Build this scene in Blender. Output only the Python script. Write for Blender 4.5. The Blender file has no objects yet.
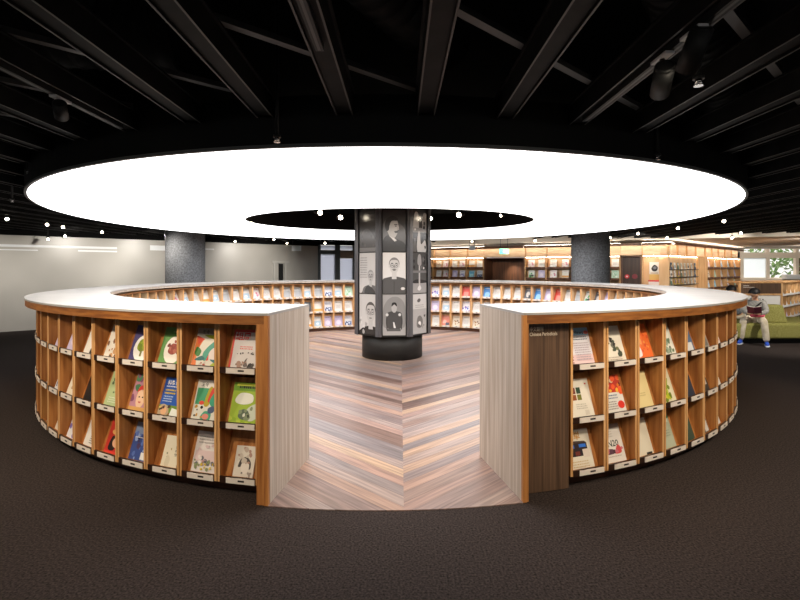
import bpy, bmesh, math, random
from math import sin, cos, radians as RAD, pi, sqrt
from mathutils import Matrix, Vector
random.seed(7)
SC = bpy.context.scene
COL = SC.collection

# ------------------------------------------------------------------ camera, world, exposure, lights
F = 455.5                       # focal length in pixels of the 800 px wide frame
EYE = 1.552
HOR = 269.1                     # horizon row
cd = bpy.data.cameras.new('camera'); cam = bpy.data.objects.new('camera', cd); COL.objects.link(cam)
cam.location = (0, 0, EYE); cam.rotation_euler = (pi/2, 0, 0)
cd.sensor_width = 36; cd.lens = 36*F/800; cd.shift_y = -(300-HOR)/800
cd.clip_start = .05; cd.clip_end = 200
SC.camera = cam
W = bpy.data.worlds.new('world'); SC.world = W; W.use_nodes = True
W.node_tree.nodes['Background'].inputs[0].default_value = (1, .97, .93, 1)
W.node_tree.nodes['Background'].inputs[1].default_value = 1.15
SC.view_settings.view_transform = 'Standard'; SC.view_settings.look = 'None'
SC.view_settings.gamma = 1; SC.view_settings.use_curve_mapping = False
SC.view_settings.exposure = 0.0
RING_EMIT = 4.2
LED_EMIT = 22.0
SC.cycles.max_bounces = 6; SC.cycles.diffuse_bounces = 4; SC.cycles.glossy_bounces = 3
SC.cycles.sample_clamp_indirect = 4.0; SC.cycles.caustics_reflective = False; SC.cycles.caustics_refractive = False
SC.cycles.use_denoising = True

def spot_light(loc, target, watts, angle, blend=.6, color=(1, .9, .76), size=.05):
    l = bpy.data.lights.new('spot', 'SPOT'); l.energy = watts; l.spot_size = RAD(angle); l.spot_blend = blend
    l.color = color; l.shadow_soft_size = size
    o = bpy.data.objects.new('spot_beam', l); COL.objects.link(o); o.location = loc
    o.rotation_euler = (Vector(target)-Vector(loc)).to_track_quat('-Z', 'Y').to_euler()
    return o

sl = bpy.data.lights.new('sun', 'SUN'); sl.energy = 5.0; sl.angle = .02; sl.color = (1, .96, .9)
so_ = bpy.data.objects.new('sun', sl); COL.objects.link(so_); so_.rotation_euler = (RAD(-52), 0, RAD(-12))
# ------------------------------------------------------------------ geometry constants
R = 4.8
CX, CY = -.145, 7.718           # centre of the ring
H = 1.263                       # counter height
RI = .838*R                     # inner edge of the counter
PHL, PHR = .150, .2016          # half angles of the gap, left and right of the front direction
def P(a, r, z=0):               # a measured from the front direction, positive towards +x (radians)
    return Vector((CX+r*sin(a), CY-r*cos(a), z))
def px(x, y, Y):                # photo pixel at depth Y
    return Vector(((x-400)*Y/F, Y, EYE-(y-HOR)*Y/F))

# ------------------------------------------------------------------ materials
MATS = {}
def s2l(c):
    return c/12.92 if c <= .04045 else ((c+.055)/1.055)**2.4
def hexc(h):
    return tuple(s2l(int(h[i:i+2], 16)/255) for i in (0, 2, 4))+(1,)
def mat(name, color, rough=.6, spec=.5, metal=0, emit=0):
    if name in MATS: return MATS[name]
    m = bpy.data.materials.new(name); m.use_nodes = True; b = m.node_tree.nodes['Principled BSDF']
    c = hexc(color) if isinstance(color, str) else tuple(color)+(1,)
    b.inputs['Base Color'].default_value = c; b.inputs['Roughness'].default_value = rough
    b.inputs['Specular IOR Level'].default_value = spec; b.inputs['Metallic'].default_value = metal
    if emit:
        b.inputs['Emission Color'].default_value = c; b.inputs['Emission Strength'].default_value = emit
    MATS[name] = m; return m
def nodes(m): return m.node_tree.nodes, m.node_tree.links, m.node_tree.nodes['Principled BSDF']
def noisy(name, c1, c2, scale=(8, 8, 8), detail=4, rough=.6, spec=.5, bump=0, coord='Object', c3=None, lo=.35, hi=.65, rand=0):
    if name in MATS: return MATS[name]
    m = mat(name, c1, rough, spec); N, L, b = nodes(m)
    tc = N.new('ShaderNodeTexCoord'); mp = N.new('ShaderNodeMapping'); mp.inputs['Scale'].default_value = scale
    L.new(tc.outputs[coord], mp.inputs[0])
    src = mp.outputs[0]
    if rand:
        oi = N.new('ShaderNodeObjectInfo'); mu = N.new('ShaderNodeMath'); mu.operation = 'MULTIPLY'; mu.inputs[1].default_value = 37
        L.new(oi.outputs['Random'], mu.inputs[0])
        ad = N.new('ShaderNodeVectorMath'); ad.operation = 'ADD'; L.new(mp.outputs[0], ad.inputs[0]); L.new(mu.outputs[0], ad.inputs[1]); src = ad.outputs[0]
    nz = N.new('ShaderNodeTexNoise'); nz.inputs['Scale'].default_value = 1; nz.inputs['Detail'].default_value = detail
    L.new(src, nz.inputs['Vector'])
    cr = N.new('ShaderNodeValToRGB'); cr.color_ramp.elements[0].position = lo; cr.color_ramp.elements[1].position = hi
    cr.color_ramp.elements[0].color = hexc(c1); cr.color_ramp.elements[1].color = hexc(c2)
    if c3:
        e = cr.color_ramp.elements.new((lo+hi)/2); e.color = hexc(c3)
    L.new(nz.outputs['Fac'], cr.inputs[0]); L.new(cr.outputs[0], b.inputs['Base Color'])
    if bump:
        bp = N.new('ShaderNodeBump'); bp.inputs['Strength'].default_value = bump; bp.inputs['Distance'].default_value = .01
        L.new(nz.outputs['Fac'], bp.inputs['Height']); L.new(bp.outputs[0], b.inputs['Normal'])
    return m

M_OAK = noisy('oak', '8f5629', 'ba7f46', (26, 26, 1.6), 5, .5, .35, rand=1)
M_OAKLIT = noisy('lit_oak', 'cfa67a', 'e4c49c', (26, 26, 1.6), 5, .5, .35, rand=1)  # inner bays: same oak, the ring light's wash put into its colour
M_OAKEDGE = noisy('oak_edge', 'b98550', 'd6a874', (26, 26, 2), 4, .5, .35, rand=1)
M_OAKH = noisy('oak_rail', '6e4120', '96612f', (5, 5, 40), 5, .45, .35)
M_PLINTH = noisy('plinth_wood', '3a2216', '50301f', (6, 6, 30), 4, .5, .3)
M_VENEER = noisy('washed_veneer', '9c8e80', 'c2b6aa', (34, 34, 1.3), 5, .45, .35, c3='aea194', lo=.3, hi=.7)
M_TOP = noisy('white_laminate', '989694', 'a3a19f', (3, 3, 3), 3, .32, .4)
M_DARKPANEL = noisy('smoked_veneer', '46352a', '67503f', (60, 60, 1.2), 5, .42, .35)
M_LIP = mat('dark_lip', '2c1a12', .4, .4)
M_LABEL = mat('label_card', 'd8cfc6', .5)
M_INK = mat('ink', '2b2522', .6)
M_BLACK = mat('black_metal', (.012, .012, .012), .55, .3)
M_JOIST = noisy('black_steel', '080808', '161616', (6, 6, 6), 4, .65, .14)
M_BAR = mat('steel_bar', '484848', .5, .4)
M_SLAB = mat('ceiling_black', (.004, .004, .004), .9, .1)
M_DRUM = mat('drum_black', '101010', .6, .2)
M_DIFF = mat('diffuser', (1, 1, 1), .5, .2, 0, RING_EMIT)
M_LED = mat('warm_led', (1, .88, .72), .5, .2, 0, LED_EMIT)
M_LEDUP = mat('warm_uplight', (1, .9, .76), .5, .2, 0, 30)
M_LAMP = mat('lamp_glow', (1, .86, .66), .5, .2, 0, 30)
M_CARPET = noisy('carpet', '1a1514', '433a37', (85, 85, 85), 8, .95, .1, bump=.3, lo=.3, hi=.72)
M_CONC = noisy('granite_column', '66686c', '9a9ca0', (30, 30, 30), 5, .7, .3, lo=.3, hi=.7)
M_WALL = noisy('grey_wall', 'a9a59e', 'b8b4ad', (.7, .7, .7), 2, .35, .5)
M_REFLBOX = mat('reflection_box_white', 'e6e8ea', .4, .4)  # white of the painted wall reflections and of the sill box front
M_CREAM = mat('cream_soffit', 'e2d6c6', .7, .3)
M_WHITE = mat('white_paint', 'e6e3de', .6, .4)
M_LWOOD = noisy('light_oak', 'b98957', 'd8ae7e', (10, 10, 1.4), 4, .5, .35, rand=1)
M_FRIEZE = noisy('frieze_oak', 'd8b590', 'e6caa8', (2, 2, 12), 3, .55, .3)
M_WALNUT = noisy('walnut', '4b2f20', '72492f', (14, 14, .9), 4, .5, .35)
M_DOORW = noisy('dark_door', '37251d', '4b342a', (14, 14, .9), 4, .5, .35)

# ------------------------------------------------------------------ mesh builder
class MB:
    def __init__(s): s.v = []; s.f = []; s.m = []; s.mats = []; s.sm = []
    def mi(s, m):
        if m not in s.mats: s.mats.append(m)
        return s.mats.index(m)
    def add(s, vs, fs, m, T=None, smooth=False):
        o = len(s.v); k = s.mi(m)
        s.v += [tuple(T @ Vector(v)) if T else tuple(v) for v in vs]
        for f in fs: s.f.append([i+o for i in f]); s.m.append(k); s.sm.append(smooth)
        return s
    def box(s, x0, x1, y0, y1, z0, z1, m, T=None):
        v = [(x, y, z) for z in (z0, z1) for y in (y0, y1) for x in (x0, x1)]
        return s.add(v, [(0, 2, 3, 1), (4, 5, 7, 6), (0, 1, 5, 4), (2, 6, 7, 3), (0, 4, 6, 2), (1, 3, 7, 5)], m, T)
    def hexa(s, b, t, m, T=None):      # bottom and top quads, both counter-clockwise seen from above
        return s.add(list(b)+list(t), [(3, 2, 1, 0), (4, 5, 6, 7), (0, 1, 5, 4), (1, 2, 6, 5), (2, 3, 7, 6), (3, 0, 4, 7)], m, T)
    def prism(s, poly, z0, z1, m, T=None):
        n = len(poly); v = [(p[0], p[1], z0) for p in poly]+[(p[0], p[1], z1) for p in poly]
        fs = [tuple(range(n-1, -1, -1)), tuple(range(n, 2*n))]+[(i, (i+1) % n, n+(i+1) % n, n+i) for i in range(n)]
        return s.add(v, fs, m, T)
    def arc(s, r0, r1, a0, a1, z0, z1, m, n=96, top=None, cap=True):   # annular sector round (0,0); front-angle convention
        full = abs((a1-a0)-2*pi) < 1e-6; k = n if full else n+1; v = []
        for i in range(k):
            a = a0+(a1-a0)*i/n
            for r, z in ((r0, z0), (r1, z0), (r1, z1), (r0, z1)): v.append((r*sin(a), -r*cos(a), z))
        fs = []; ft = []
        for i in range(n):
            a = 4*i; b = 4*((i+1) % k)
            fs += [(a, b, b+1, a+1), (a+1, b+1, b+2, a+2), (a+3, a, b, b+3)][0:3]; ft.append((a+2, b+2, b+3, a+3))
        if not full and cap: e = 4*n; fs += [(0, 1, 2, 3), (e+3, e+2, e+1, e)]
        o = len(s.v); s.add(v, fs, m); k2 = s.mi(top or m)
        for f in ft: s.f.append([i+o for i in f]); s.m.append(k2); s.sm.append(False)
        return s
    def tube(s, pts, r, m, n=10, cap=True, smooth=True, T=None):
        pts = [Vector(p) for p in pts]; rs = r if isinstance(r, (list, tuple)) else [r]*len(pts); v = []
        up = None
        for i, p in enumerate(pts):
            d = (pts[min(i+1, len(pts)-1)]-pts[max(i-1, 0)]).normalized()
            if up is None: up = Vector((0, 0, 1)) if abs(d.z) < .9 else Vector((1, 0, 0))
            x = d.cross(up).normalized(); y = x.cross(d).normalized(); up = y
            for k in range(n):
                a = 2*pi*k/n; v.append(p+(x*cos(a)+y*sin(a))*rs[i])
        fs = [(i*n+k, i*n+(k+1) % n, (i+1)*n+(k+1) % n, (i+1)*n+k) for i in range(len(pts)-1) for k in range(n)]
        s.add(v, fs, m, T, smooth)
        if cap:
            o = len(s.v)-len(v)
            s.f.append([o+k for k in range(n-1, -1, -1)]); s.m.append(s.mi(m)); s.sm.append(False)
            q = o+(len(pts)-1)*n; s.f.append([q+k for k in range(n)]); s.m.append(s.mi(m)); s.sm.append(False)
        return s
    def ball(s, c, rx, ry, rz, m, nu=14, nv=9, T=None):
        v = []; fs = []
        for j in range(nv+1):
            t = pi*j/nv
            for i in range(nu):
                a = 2*pi*i/nu; v.append((c[0]+rx*sin(t)*cos(a), c[1]+ry*sin(t)*sin(a), c[2]+rz*cos(t)))
        for j in range(nv):
            for i in range(nu): fs.append((j*nu+i, (j+1)*nu+i, (j+1)*nu+(i+1) % nu, j*nu+(i+1) % nu))
        return s.add(v, fs, m, T, True)
    def mesh(s, name):
        me = bpy.data.meshes.new(name); me.from_pydata(s.v, [], s.f)
        for m in s.mats: me.materials.append(m)
        me.polygons.foreach_set('material_index', s.m); me.polygons.foreach_set('use_smooth', s.sm)
        me.validate(); me.update(); return me
    def build(s, name, parent=None, loc=(0, 0, 0), rot=(0, 0, 0), bevel=0):
        o = bpy.data.objects.new(name, s.mesh(name)); COL.objects.link(o)
        o.location = loc; o.rotation_euler = rot
        if parent: o.parent = parent
        if bevel:
            b = o.modifiers.new('bevel', 'BEVEL'); b.width = bevel; b.segments = 3; b.limit_method = 'ANGLE'
        return o
def tag(o, label=None, cat=None, group=None, kind=None):
    if label: o['label'] = label
    if cat: o['category'] = cat
    if group: o['group'] = group
    if kind: o['kind'] = kind
    return o
def empty(name, loc=(0, 0, 0), rz=0):
    o = bpy.data.objects.new(name, None); COL.objects.link(o); o.location = loc; o.rotation_euler = (0, 0, rz)
    o.empty_display_size = .1
    return o
def copy_tree(o, parent=None):
    c = o.copy(); COL.objects.link(c)
    if parent: c.parent = parent
    for ch in list(o.children): copy_tree(ch, c)
    return c
ORD = ['', 'first', 'second', 'third', 'fourth', 'fifth', 'sixth', 'seventh', 'eighth', 'ninth', 'tenth', 'eleventh', 'twelfth', 'thirteenth',
       'fourteenth', 'fifteenth', 'sixteenth', 'seventeenth', 'eighteenth', 'nineteenth', 'twentieth']
ORD += ['twenty-'+ORD[i] for i in range(1, 10)]+['thirtieth']+['thirty-'+ORD[i] for i in range(1, 10)]
def text_mesh(body, size):
    c = bpy.data.curves.new('txt', 'FONT'); c.body = body; c.size = size; c.resolution_u = 2; c.offset = size*.016
    o = bpy.data.objects.new('txt', c); COL.objects.link(o)
    dg = bpy.context.evaluated_depsgraph_get(); e = o.evaluated_get(dg); m = e.to_mesh()
    v = [tuple(p.co) for p in m.vertices]; f = [tuple(p.vertices) for p in m.polygons]
    e.to_mesh_clear(); bpy.data.objects.remove(o); bpy.data.curves.remove(c)
    return v, f

# ================================================================== THE SETTING
b = MB(); b.box(-22, 24, -7, 30, -.1, 0, M_CARPET); tag(b.build('floor'), 'dark charcoal carpet covering the library floor', kind='structure')
# chevron timber floor inside the ring
m = mat('chevron_floor', 'b0978a', .38, .4); N, L, bs = nodes(m)
tc = N.new('ShaderNodeTexCoord'); sx = N.new('ShaderNodeSeparateXYZ'); L.new(tc.outputs['Object'], sx.inputs[0])
def mth(op, a, bb=None):
    n = N.new('ShaderNodeMath'); n.operation = op
    for i, q in enumerate((a, bb)):
        if q is None: continue
        if isinstance(q, (int, float)): n.inputs[i].default_value = q
        else: L.new(q, n.inputs[i])
    return n.outputs[0]
xw = mth('ADD', sx.outputs[0], 1.9-.17)             # seam positions: x = .02 (world), repeating every 3.8 m (mirrored each 1.9 m)
xp = mth('PINGPONG', xw, 1.9)                        # 0 at outer seams, 1.9 at the middle seam
au = mth('SUBTRACT', 1.9, xp)
side = mth('GREATER_THAN', sx.outputs[0], .17)
cc = mth('ADD', mth('SUBTRACT', sx.outputs[1], mth('MULTIPLY', au, .88)), mth('MULTIPLY', side, .083))
idx = mth('FLOOR', mth('DIVIDE', cc, .14))
fr = mth('FRACT', mth('DIVIDE', cc, .14))
wn = N.new('ShaderNodeTexWhiteNoise'); wn.noise_dimensions = '2D'
cb = N.new('ShaderNodeCombineXYZ'); L.new(idx, cb.inputs[0]); L.new(side, cb.inputs[1]); L.new(cb.outputs[0], wn.inputs['Vector'])
# grain along each plank
ga = mth('ADD', sx.outputs[1], mth('MULTIPLY', au, 1.13)); cg = N.new('ShaderNodeCombineXYZ')
L.new(mth('MULTIPLY', ga, 1.3), cg.inputs[0]); L.new(mth('MULTIPLY', cc, 34), cg.inputs[1]); L.new(mth('MULTIPLY', idx, 3.7), cg.inputs[2])
ng = N.new('ShaderNodeTexNoise'); ng.inputs['Scale'].default_value = 1; ng.inputs['Detail'].default_value = 4; L.new(cg.outputs[0], ng.inputs['Vector'])
cr = N.new('ShaderNodeValToRGB'); els = cr.color_ramp.elements
els[0].position = 0; els[0].color = hexc('54403a'); els[1].position = 1; els[1].color = hexc('a0866f')
for p_, h_ in ((.2, '7c645a'), (.4, '8e7c74'), (.6, '6b6262'), (.8, '8f7266')):
    e = els.new(p_); e.color = hexc(h_)
L.new(wn.outputs['Value'], cr.inputs[0])
mx = N.new('ShaderNodeMixRGB'); mx.blend_type = 'OVERLAY'; mx.inputs[0].default_value = .9; L.new(cr.outputs[0], mx.inputs[1]); L.new(ng.outputs['Fac'], mx.inputs[2])
gap = mth('LESS_THAN', fr, .025); mg = N.new('ShaderNodeMixRGB'); L.new(gap, mg.inputs[0]); L.new(mx.outputs[0], mg.inputs[1]); mg.inputs[2].default_value = hexc('5a463e')
L.new(mg.outputs[0], bs.inputs['Base Color'])
M_CHEV = m
poly = [((R-.002)*sin(-PHL+(PHL+PHR)*i/16), -(R-.002)*cos(-PHL+(PHL+PHR)*i/16)) for i in range(17)]
poly += [(.93*R*sin(PHR+(2*pi-PHL-PHR)*i/140), -.93*R*cos(PHR+(2*pi-PHL-PHR)*i/140)) for i in range(141)]
b = MB(); b.prism(poly, 0, .006, M_CHEV); fo = b.build('floor_timber', loc=(CX, CY, 0)); tag(fo, 'pale chevron timber floor inside the ring', kind='structure')

# ceiling slab
b = MB(); b.box(-15.2, 22.2, -6.2, -6, 0, 1.3, M_WALL); b.box(-15.2, 22.2, -6.2, -6, 2.5, 3.35, M_SLAB)
for k in range(10): b.box(-15.2+k*4.1, -14.7+k*4.1, -6.2, -6, 1.3, 2.5, M_WALL)
tag(b.build('wall_rear'), kind='structure')
b = MB(); b.box(-22, 1.25, -6.2, 17.3, 3.35, 3.5, M_SLAB); b.box(1.25, 24, -6.2, 21.8, 3.35, 3.5, M_SLAB); tag(b.build('ceiling'), kind='structure')

# left glass-fronted wall, window wall, right wall
WL0, WL1, WL2, WB = Vector((-15.0, 7.0)), Vector((-3.02, 16.8)), Vector((1.25, 18.4)), Vector((8.5, 14.3))
class Wall:
    def __init__(s, A, B): s.A = A; s.u = (B-A).normalized(); s.n = Vector((-s.u.y, s.u.x)); s.len = (B-A).length
    def s_at(s, x):
        k = (x-400)/F; return (k*s.A.y-s.A.x)/(s.u.x-k*s.u.y)
    def depth(s, x): return s.A.y+s.u.y*s.s_at(x)
    def z_at(s, x, y): return EYE-(y-HOR)*s.depth(x)/F
    def rz(s): return math.atan2(s.u.y, s.u.x)
    def at(s, q, d=0, z=0): p = s.A+s.u*q+s.n*d; return Vector((p.x, p.y, z))
wl = Wall(WL0, WL1); ww = Wall(WL1, WL2); w1 = Wall(WL2, WB); w2 = Wall(WB, Vector((14.8, 19.8)))
b = MB(); b.box(0, wl.len, 0, .15, 0, 2.40, M_WALL); b.box(0, wl.len, 0, .15, 2.40, 3.35, M_SLAB)
tag(b.build('wall_left', loc=wl.at(0), rot=(0, 0, wl.rz())), 'grey glass-clad wall behind the ring', kind='structure')
b = MB(); b.box(0, .15, 0, 12, 0, 3.35, M_WALL); tag(b.build('wall_side', loc=(-15.1, -6, 0)), kind='structure')
# reflections of lights in the glass wall, painted as white strips
def reflection_band(x0, x1, y0, y1, lab):
    s0, s1 = wl.s_at(x0), wl.s_at(x1); xm = (x0+x1)/2
    b = MB(); b.box(s0, s1, -.012, -.002, wl.z_at(xm, y1), wl.z_at(xm, y0), M_REFLBOX)
    return tag(b.build('trim_reflection', loc=wl.at(0), rot=(0, 0, wl.rz())), kind='structure')
reflection_band(-30, 117, 245.2, 247.6, ''); reflection_band(-5, 38, 249.3, 250.4, ''); reflection_band(78, 117, 250.4, 252, ''); reflection_band(150, 167, 245.5, 250.5, ''); reflection_band(204, 214, 248.5, 250, '')
# glass door in the left wall: pale frame outline with a dark open slot
M_DFR = mat('door_frame_grey', 'b9b6b0', .5); d0, d1 = wl.s_at(273), wl.s_at(286); zt = wl.z_at(280, 263)
dr = empty('door_1', wl.at(d0), wl.rz()); tag(dr, 'pale glass door standing slightly open in the grey wall', 'door', kind='structure')
b = MB(); wd = d1-d0
b.box(0, .06, -.05, 0, 0, zt, M_DFR); b.box(wd-.06, wd, -.05, 0, 0, zt, M_DFR); b.box(-.05, wd+.1, -.06, 0, zt, zt+.07, M_DFR); b.build('door_frame', dr)
b = MB(); b.box(.2, .36, -.03, -.004, 0, zt-.03, mat('slot_dark', (.004, .004, .004), .9)); b.build('door_gap', dr)
b = MB(); b.box(.38, wd-.08, -.03, -.004, 0, zt-.03, M_WALL); b.build('door_leaf', dr)

# window with blinds left of the photo pillar
wz0, wz1 = 0, 2.52
b = MB()
wd = ww.len; s_l = ww.s_at(316.5); s_r = min(ww.s_at(356), wd-.1)
b.box(0, wd, 0, .15, 0, .9, M_WALL); b.box(s_r, wd, 0, .15, .9, 3.35, M_BLACK); b.box(0, s_r, 0, .15, 2.45, 3.35, M_SLAB)
tag(b.build('wall_back', loc=ww.at(0), rot=(0, 0, ww.rz())), kind='structure')
win = empty('window_1', ww.at(0), ww.rz()); tag(win, 'window with slatted white blinds between dark mullions', 'window', kind='structure')
M_MULL = mat('dark_mullion', '3d4444', .5)
b = MB(); sm = ww.s_at(337.5)
for q, hw in ((.04, .05), (sm, .09), (s_r-.05, .07)): b.box(q-hw, q+hw, -.04, .1, .9, 2.45, M_MULL)
z1_, z2_ = ww.z_at(327, 254), ww.z_at(327, 250)
b.box(.08, s_r-.1, -.03, .08, z1_, z2_, M_MULL); b.build('window_frame', win)
b = MB(); b.box(sm+.09, s_r-.12, -.06, -.03, z1_-.16, z2_-.03, mat('brown_board', '8a7462', .6)); b.build('blind_headbox', win)
def translucent(name, colr, f):
    m = mat(name, colr, .7); N, L, b = nodes(m); t = N.new('ShaderNodeBsdfTranslucent'); t.inputs[0].default_value = hexc(colr)
    mx = N.new('ShaderNodeMixShader'); mx.inputs[0].default_value = f; L.new(b.outputs[0], mx.inputs[1]); L.new(t.outputs[0], mx.inputs[2]); L.new(mx.outputs[0], N['Material Output'].inputs[0]); return m
M_BLIND = translucent('blind_slat', 'e8ebf4', .6)
for q0, q1 in ((.09, sm-.09), (sm+.09, s_r-.12)):
    b = MB(); z = .92
    while z < z1_-.02:
        b.add([(q0, .02, z), (q1, .02, z+.01), (q1, .05, z+.095), (q0, .05, z+.085)], [(0, 1, 2, 3)], M_BLIND)
        b.add([(q0, .022, z-.003), (q1, .022, z+.007), (q1, .052, z+.092), (q0, .052, z+.082)], [(3, 2, 1, 0)], M_BLIND)
        z += .085
    b.box(q0, q1, .02, .05, z2_+.01, 2.43, M_BLIND)
    b.build('blind', win)

# right far wall with windows, seen beyond the bookcases
b = MB(); YW = 21.5
b.box(8, 24, YW, YW+.2, 0, 1.15, M_CREAM); b.box(8, 24, YW, YW+.2, 2.62, 3.35, M_CREAM)
b.box(8, 13.0, YW, YW+.2, 1.15, 2.62, M_CREAM)
tag(b.build('wall_far'), kind='structure')
def xat(x, Y): return (x-400)*Y/F
win = empty('window_2', (0, YW, 0)); tag(win, 'bank of windows with cream mullions looking onto trees', 'window', kind='structure')
zz = lambda y: EYE-(y-HOR)*YW/F
b = MB()
for x0, x1 in ((739, 743), (766, 769), (795, 798), (822, 825), (850, 853), (878, 881)): b.box(xat(x0, YW), xat(x1, YW), -.05, .1, 1.15, 2.62, M_CREAM)
b.box(xat(739, YW), 24, -.07, .09, zz(258), zz(252.5), M_CREAM); b.box(xat(739, YW), 24, -.25, .1, 1.0, zz(279), M_CREAM)
b.build('window_frame', win)
b = MB(); b.box(xat(743, YW), xat(766, YW), .02, .04, zz(279), zz(258), translucent('paper_blind', 'eef2f4', .75)); b.build('blind', win)
b = MB(); b.box(15.9+6, 16.1+6, -6, 22, 0, 3.35, M_CREAM); tag(b.build('wall_right'), kind='structure')

# cream soffit beyond the bookcases
fl = [(1.27, 18.45), (8.0, 14.55), (14.0, 11.9), (21.9, 9.0), (21.9, 21.4), (1.27, 21.4)]
b = MB(); b.prism(fl, 2.5, 2.75, M_CREAM); tag(b.build('ceiling_soffit'), kind='structure')

# granite pillars
for i, (xc, dia, lab) in enumerate(((185.5, .91, 'grey granite-clad round column at left behind the ring'), (590.3, .90, 'grey granite-clad round column at right behind the ring'))):
    b = MB(); Y = 11.75; d = dia*Y/11.4
    b.tube([(0, 0, 0), (0, 0, 3.35)], d/2, M_CONC, 40)
    tag(b.build('round_column', loc=(xat(xc, Y), Y, 0)), lab, kind='structure')

# ================================================================== RING LIGHT
LZ = EYE+.791
rl = empty('ring_light', (CX, CY, LZ)); tag(rl, 'huge glowing white ring light hung over the circular counter', 'ceiling light')
EAX, EBY, EOY, EOX = 2.36, 1.76, -.07, -.02
n = 128; b = MB(); v = []; fs = []
for i in range(n):
    a = 2*pi*i/n
    v += [((R-.02)*sin(a), -(R-.02)*cos(a), .0), (EOX+EAX*sin(a), EOY-EBY*cos(a), .0)]
for i in range(n): j = (i+1) % n; fs.append((2*i, 2*i+1, 2*j+1, 2*j))
b.add(v, fs, M_DIFF); b.build('diffuser', rl)
M_SEAM = mat('seam_grey', 'b9b9b9', .6)
for a in (-1.02, 1.0, 2.4, -2.4, 0.0+pi):
    b = MB(); d = Vector((sin(a), -cos(a), 0)); p0 = Vector((EOX+EAX*sin(a), EOY-EBY*cos(a), -.0012)); p1 = d*(R-.03)+Vector((0, 0, -.0012)); t = d.cross(Vector((0, 0, 1)))*.008
    b.add([p0-t, p0+t, p1+t, p1-t], [(0, 1, 2, 3)], M_SEAM); b.build('membrane_seam', rl)
b = MB(); b.arc(R-.02, R, 0, 2*pi, .02, .33, M_DRUM, 128); b.build('outer_drum', rl)
b = MB(); b.arc(R-.02, R+.004, 0, 2*pi, -.002, .02, mat('rim_grey', '5c5c5c', .5), 128); b.build('outer_rim', rl)
b = MB(); v = []; fs = []
for i in range(n):
    a = 2*pi*i/n
    for k, (q, z) in enumerate(((0, .0), (0, .33), (.03, .33), (.03, .0))): v.append((EOX+(EAX-q)*sin(a), EOY-(EBY-q)*cos(a), z))
for i in range(n):
    j = (i+1) % n
    for k in range(4): fs.append((4*i+k, 4*j+k, 4*j+(k+1) % 4, 4*i+(k+1) % 4))
b.add(v, fs, M_DRUM); b.build('inner_rim', rl)
b = MB(); v = []; fs = []
for i in range(n):
    a = 2*pi*i/n; v += [((R-.01)*sin(a), -(R-.01)*cos(a), .33), (EOX+EAX*sin(a), EOY-EBY*cos(a), .33)]
for i in range(n): j = (i+1) % n; fs.append((2*i, 2*j, 2*j+1, 2*i+1))
b.add(v, fs, M_DRUM); b.build('top_cover', rl)

# ================================================================== CEILING JOISTS, BARS, DUCT
JZ = 2.53
M_EDGE = mat('flange_edge', '3c3b3a', .5, .4)  # lighter grey for thin strips along the flange bottoms
def joist_mesh(y0, y1, track=False):
    b = MB(); w = .05
    b.box(-w, w, y0, y1, JZ+.012, JZ+.024, M_JOIST)
    b.box(-w-.006, -w+.004, y0, y1, JZ, JZ+.125, M_JOIST); b.box(w-.004, w+.006, y0, y1, JZ, JZ+.125, M_JOIST)
    b.box(-w-.02, w+.02, y0, y1, JZ+.115, JZ+.125, M_JOIST)
    for sx_ in (-1, 1): b.box(sx_*(w+.001)-.0045, sx_*(w+.001)+.0045, y0, y1, JZ-.002, JZ, M_EDGE)
    return b
k0 = -18; GRP = 'black ceiling joists'
for k in range(-24, 34):
    x = .165+.517*k; dx = x-CX; segs = []
    if abs(dx) < R+.03:
        hh = sqrt((R+.03)**2-dx*dx); segs = [(-.6, CY-hh, 'front'), (CY+hh, 20, 'back')]
    else: segs = [(-.6, 20, 'side')]
    # stop at the left wall line
    for y0, y1, wh in segs:
        s_ = (x-wl.A.x)/wl.u.x
        if x < WL1.x: y1 = min(y1, wl.A.y+wl.u.y*s_-.05) if wh != 'front' else y1
        elif x < WL2.x: y1 = min(y1, 16.7) if wh != 'front' else y1
        else: y1 = min(y1, 14.3 if x < 8.5 else 12.5-.35*(x-10))
        if y1-y0 < .4: continue
        if wh == 'back' : continue_label = 'running on behind the ring light'
        o = joist_mesh(y0, y1).build('ceiling_joist', loc=(x, 0, 0))
        side_ = 'just right of the pillar line' if k == 0 else ('%s to the left of the pillar' % ORD[-k] if k < 0 else '%s to the right beyond that' % ORD[k])
        pos = {'front': 'in front of the ring light', 'back': 'behind the ring light', 'side': 'running past the ring light'}[wh]
        if k == 0: lab = 'black steel joist %s, nearest in line with the photo pillar' % pos
        else: lab = 'black steel joist %s, %s %s of the photo pillar' % (pos, ORD[-k if k < 0 else k], 'left' if k < 0 else 'right')
        tag(o, lab, 'joist', GRP)
TRK = {-1: 'track'}
# light tracks fixed to joists
def track(x, y0, y1, lab):
    b = MB(); b.box(-.018, .018, y0, y1, JZ-.022, JZ+.011, M_BLACK); b.box(-.006, .006, y0+.01, y1-.01, JZ-.0235, JZ-.0225, M_BAR)
    tag(b.build('light_track', loc=(x, 0, 0)), lab, 'light track', 'light tracks')
track(.165-.517, .2, 2.0, 'black light track on joist just left of the photo pillar'); track(.165+2*.517, .2, 2.95, 'black light track carrying two big spotlights')
track(.165-4*.517, .2, 3.1, 'black light track with one white-faced spotlight at left')
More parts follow.
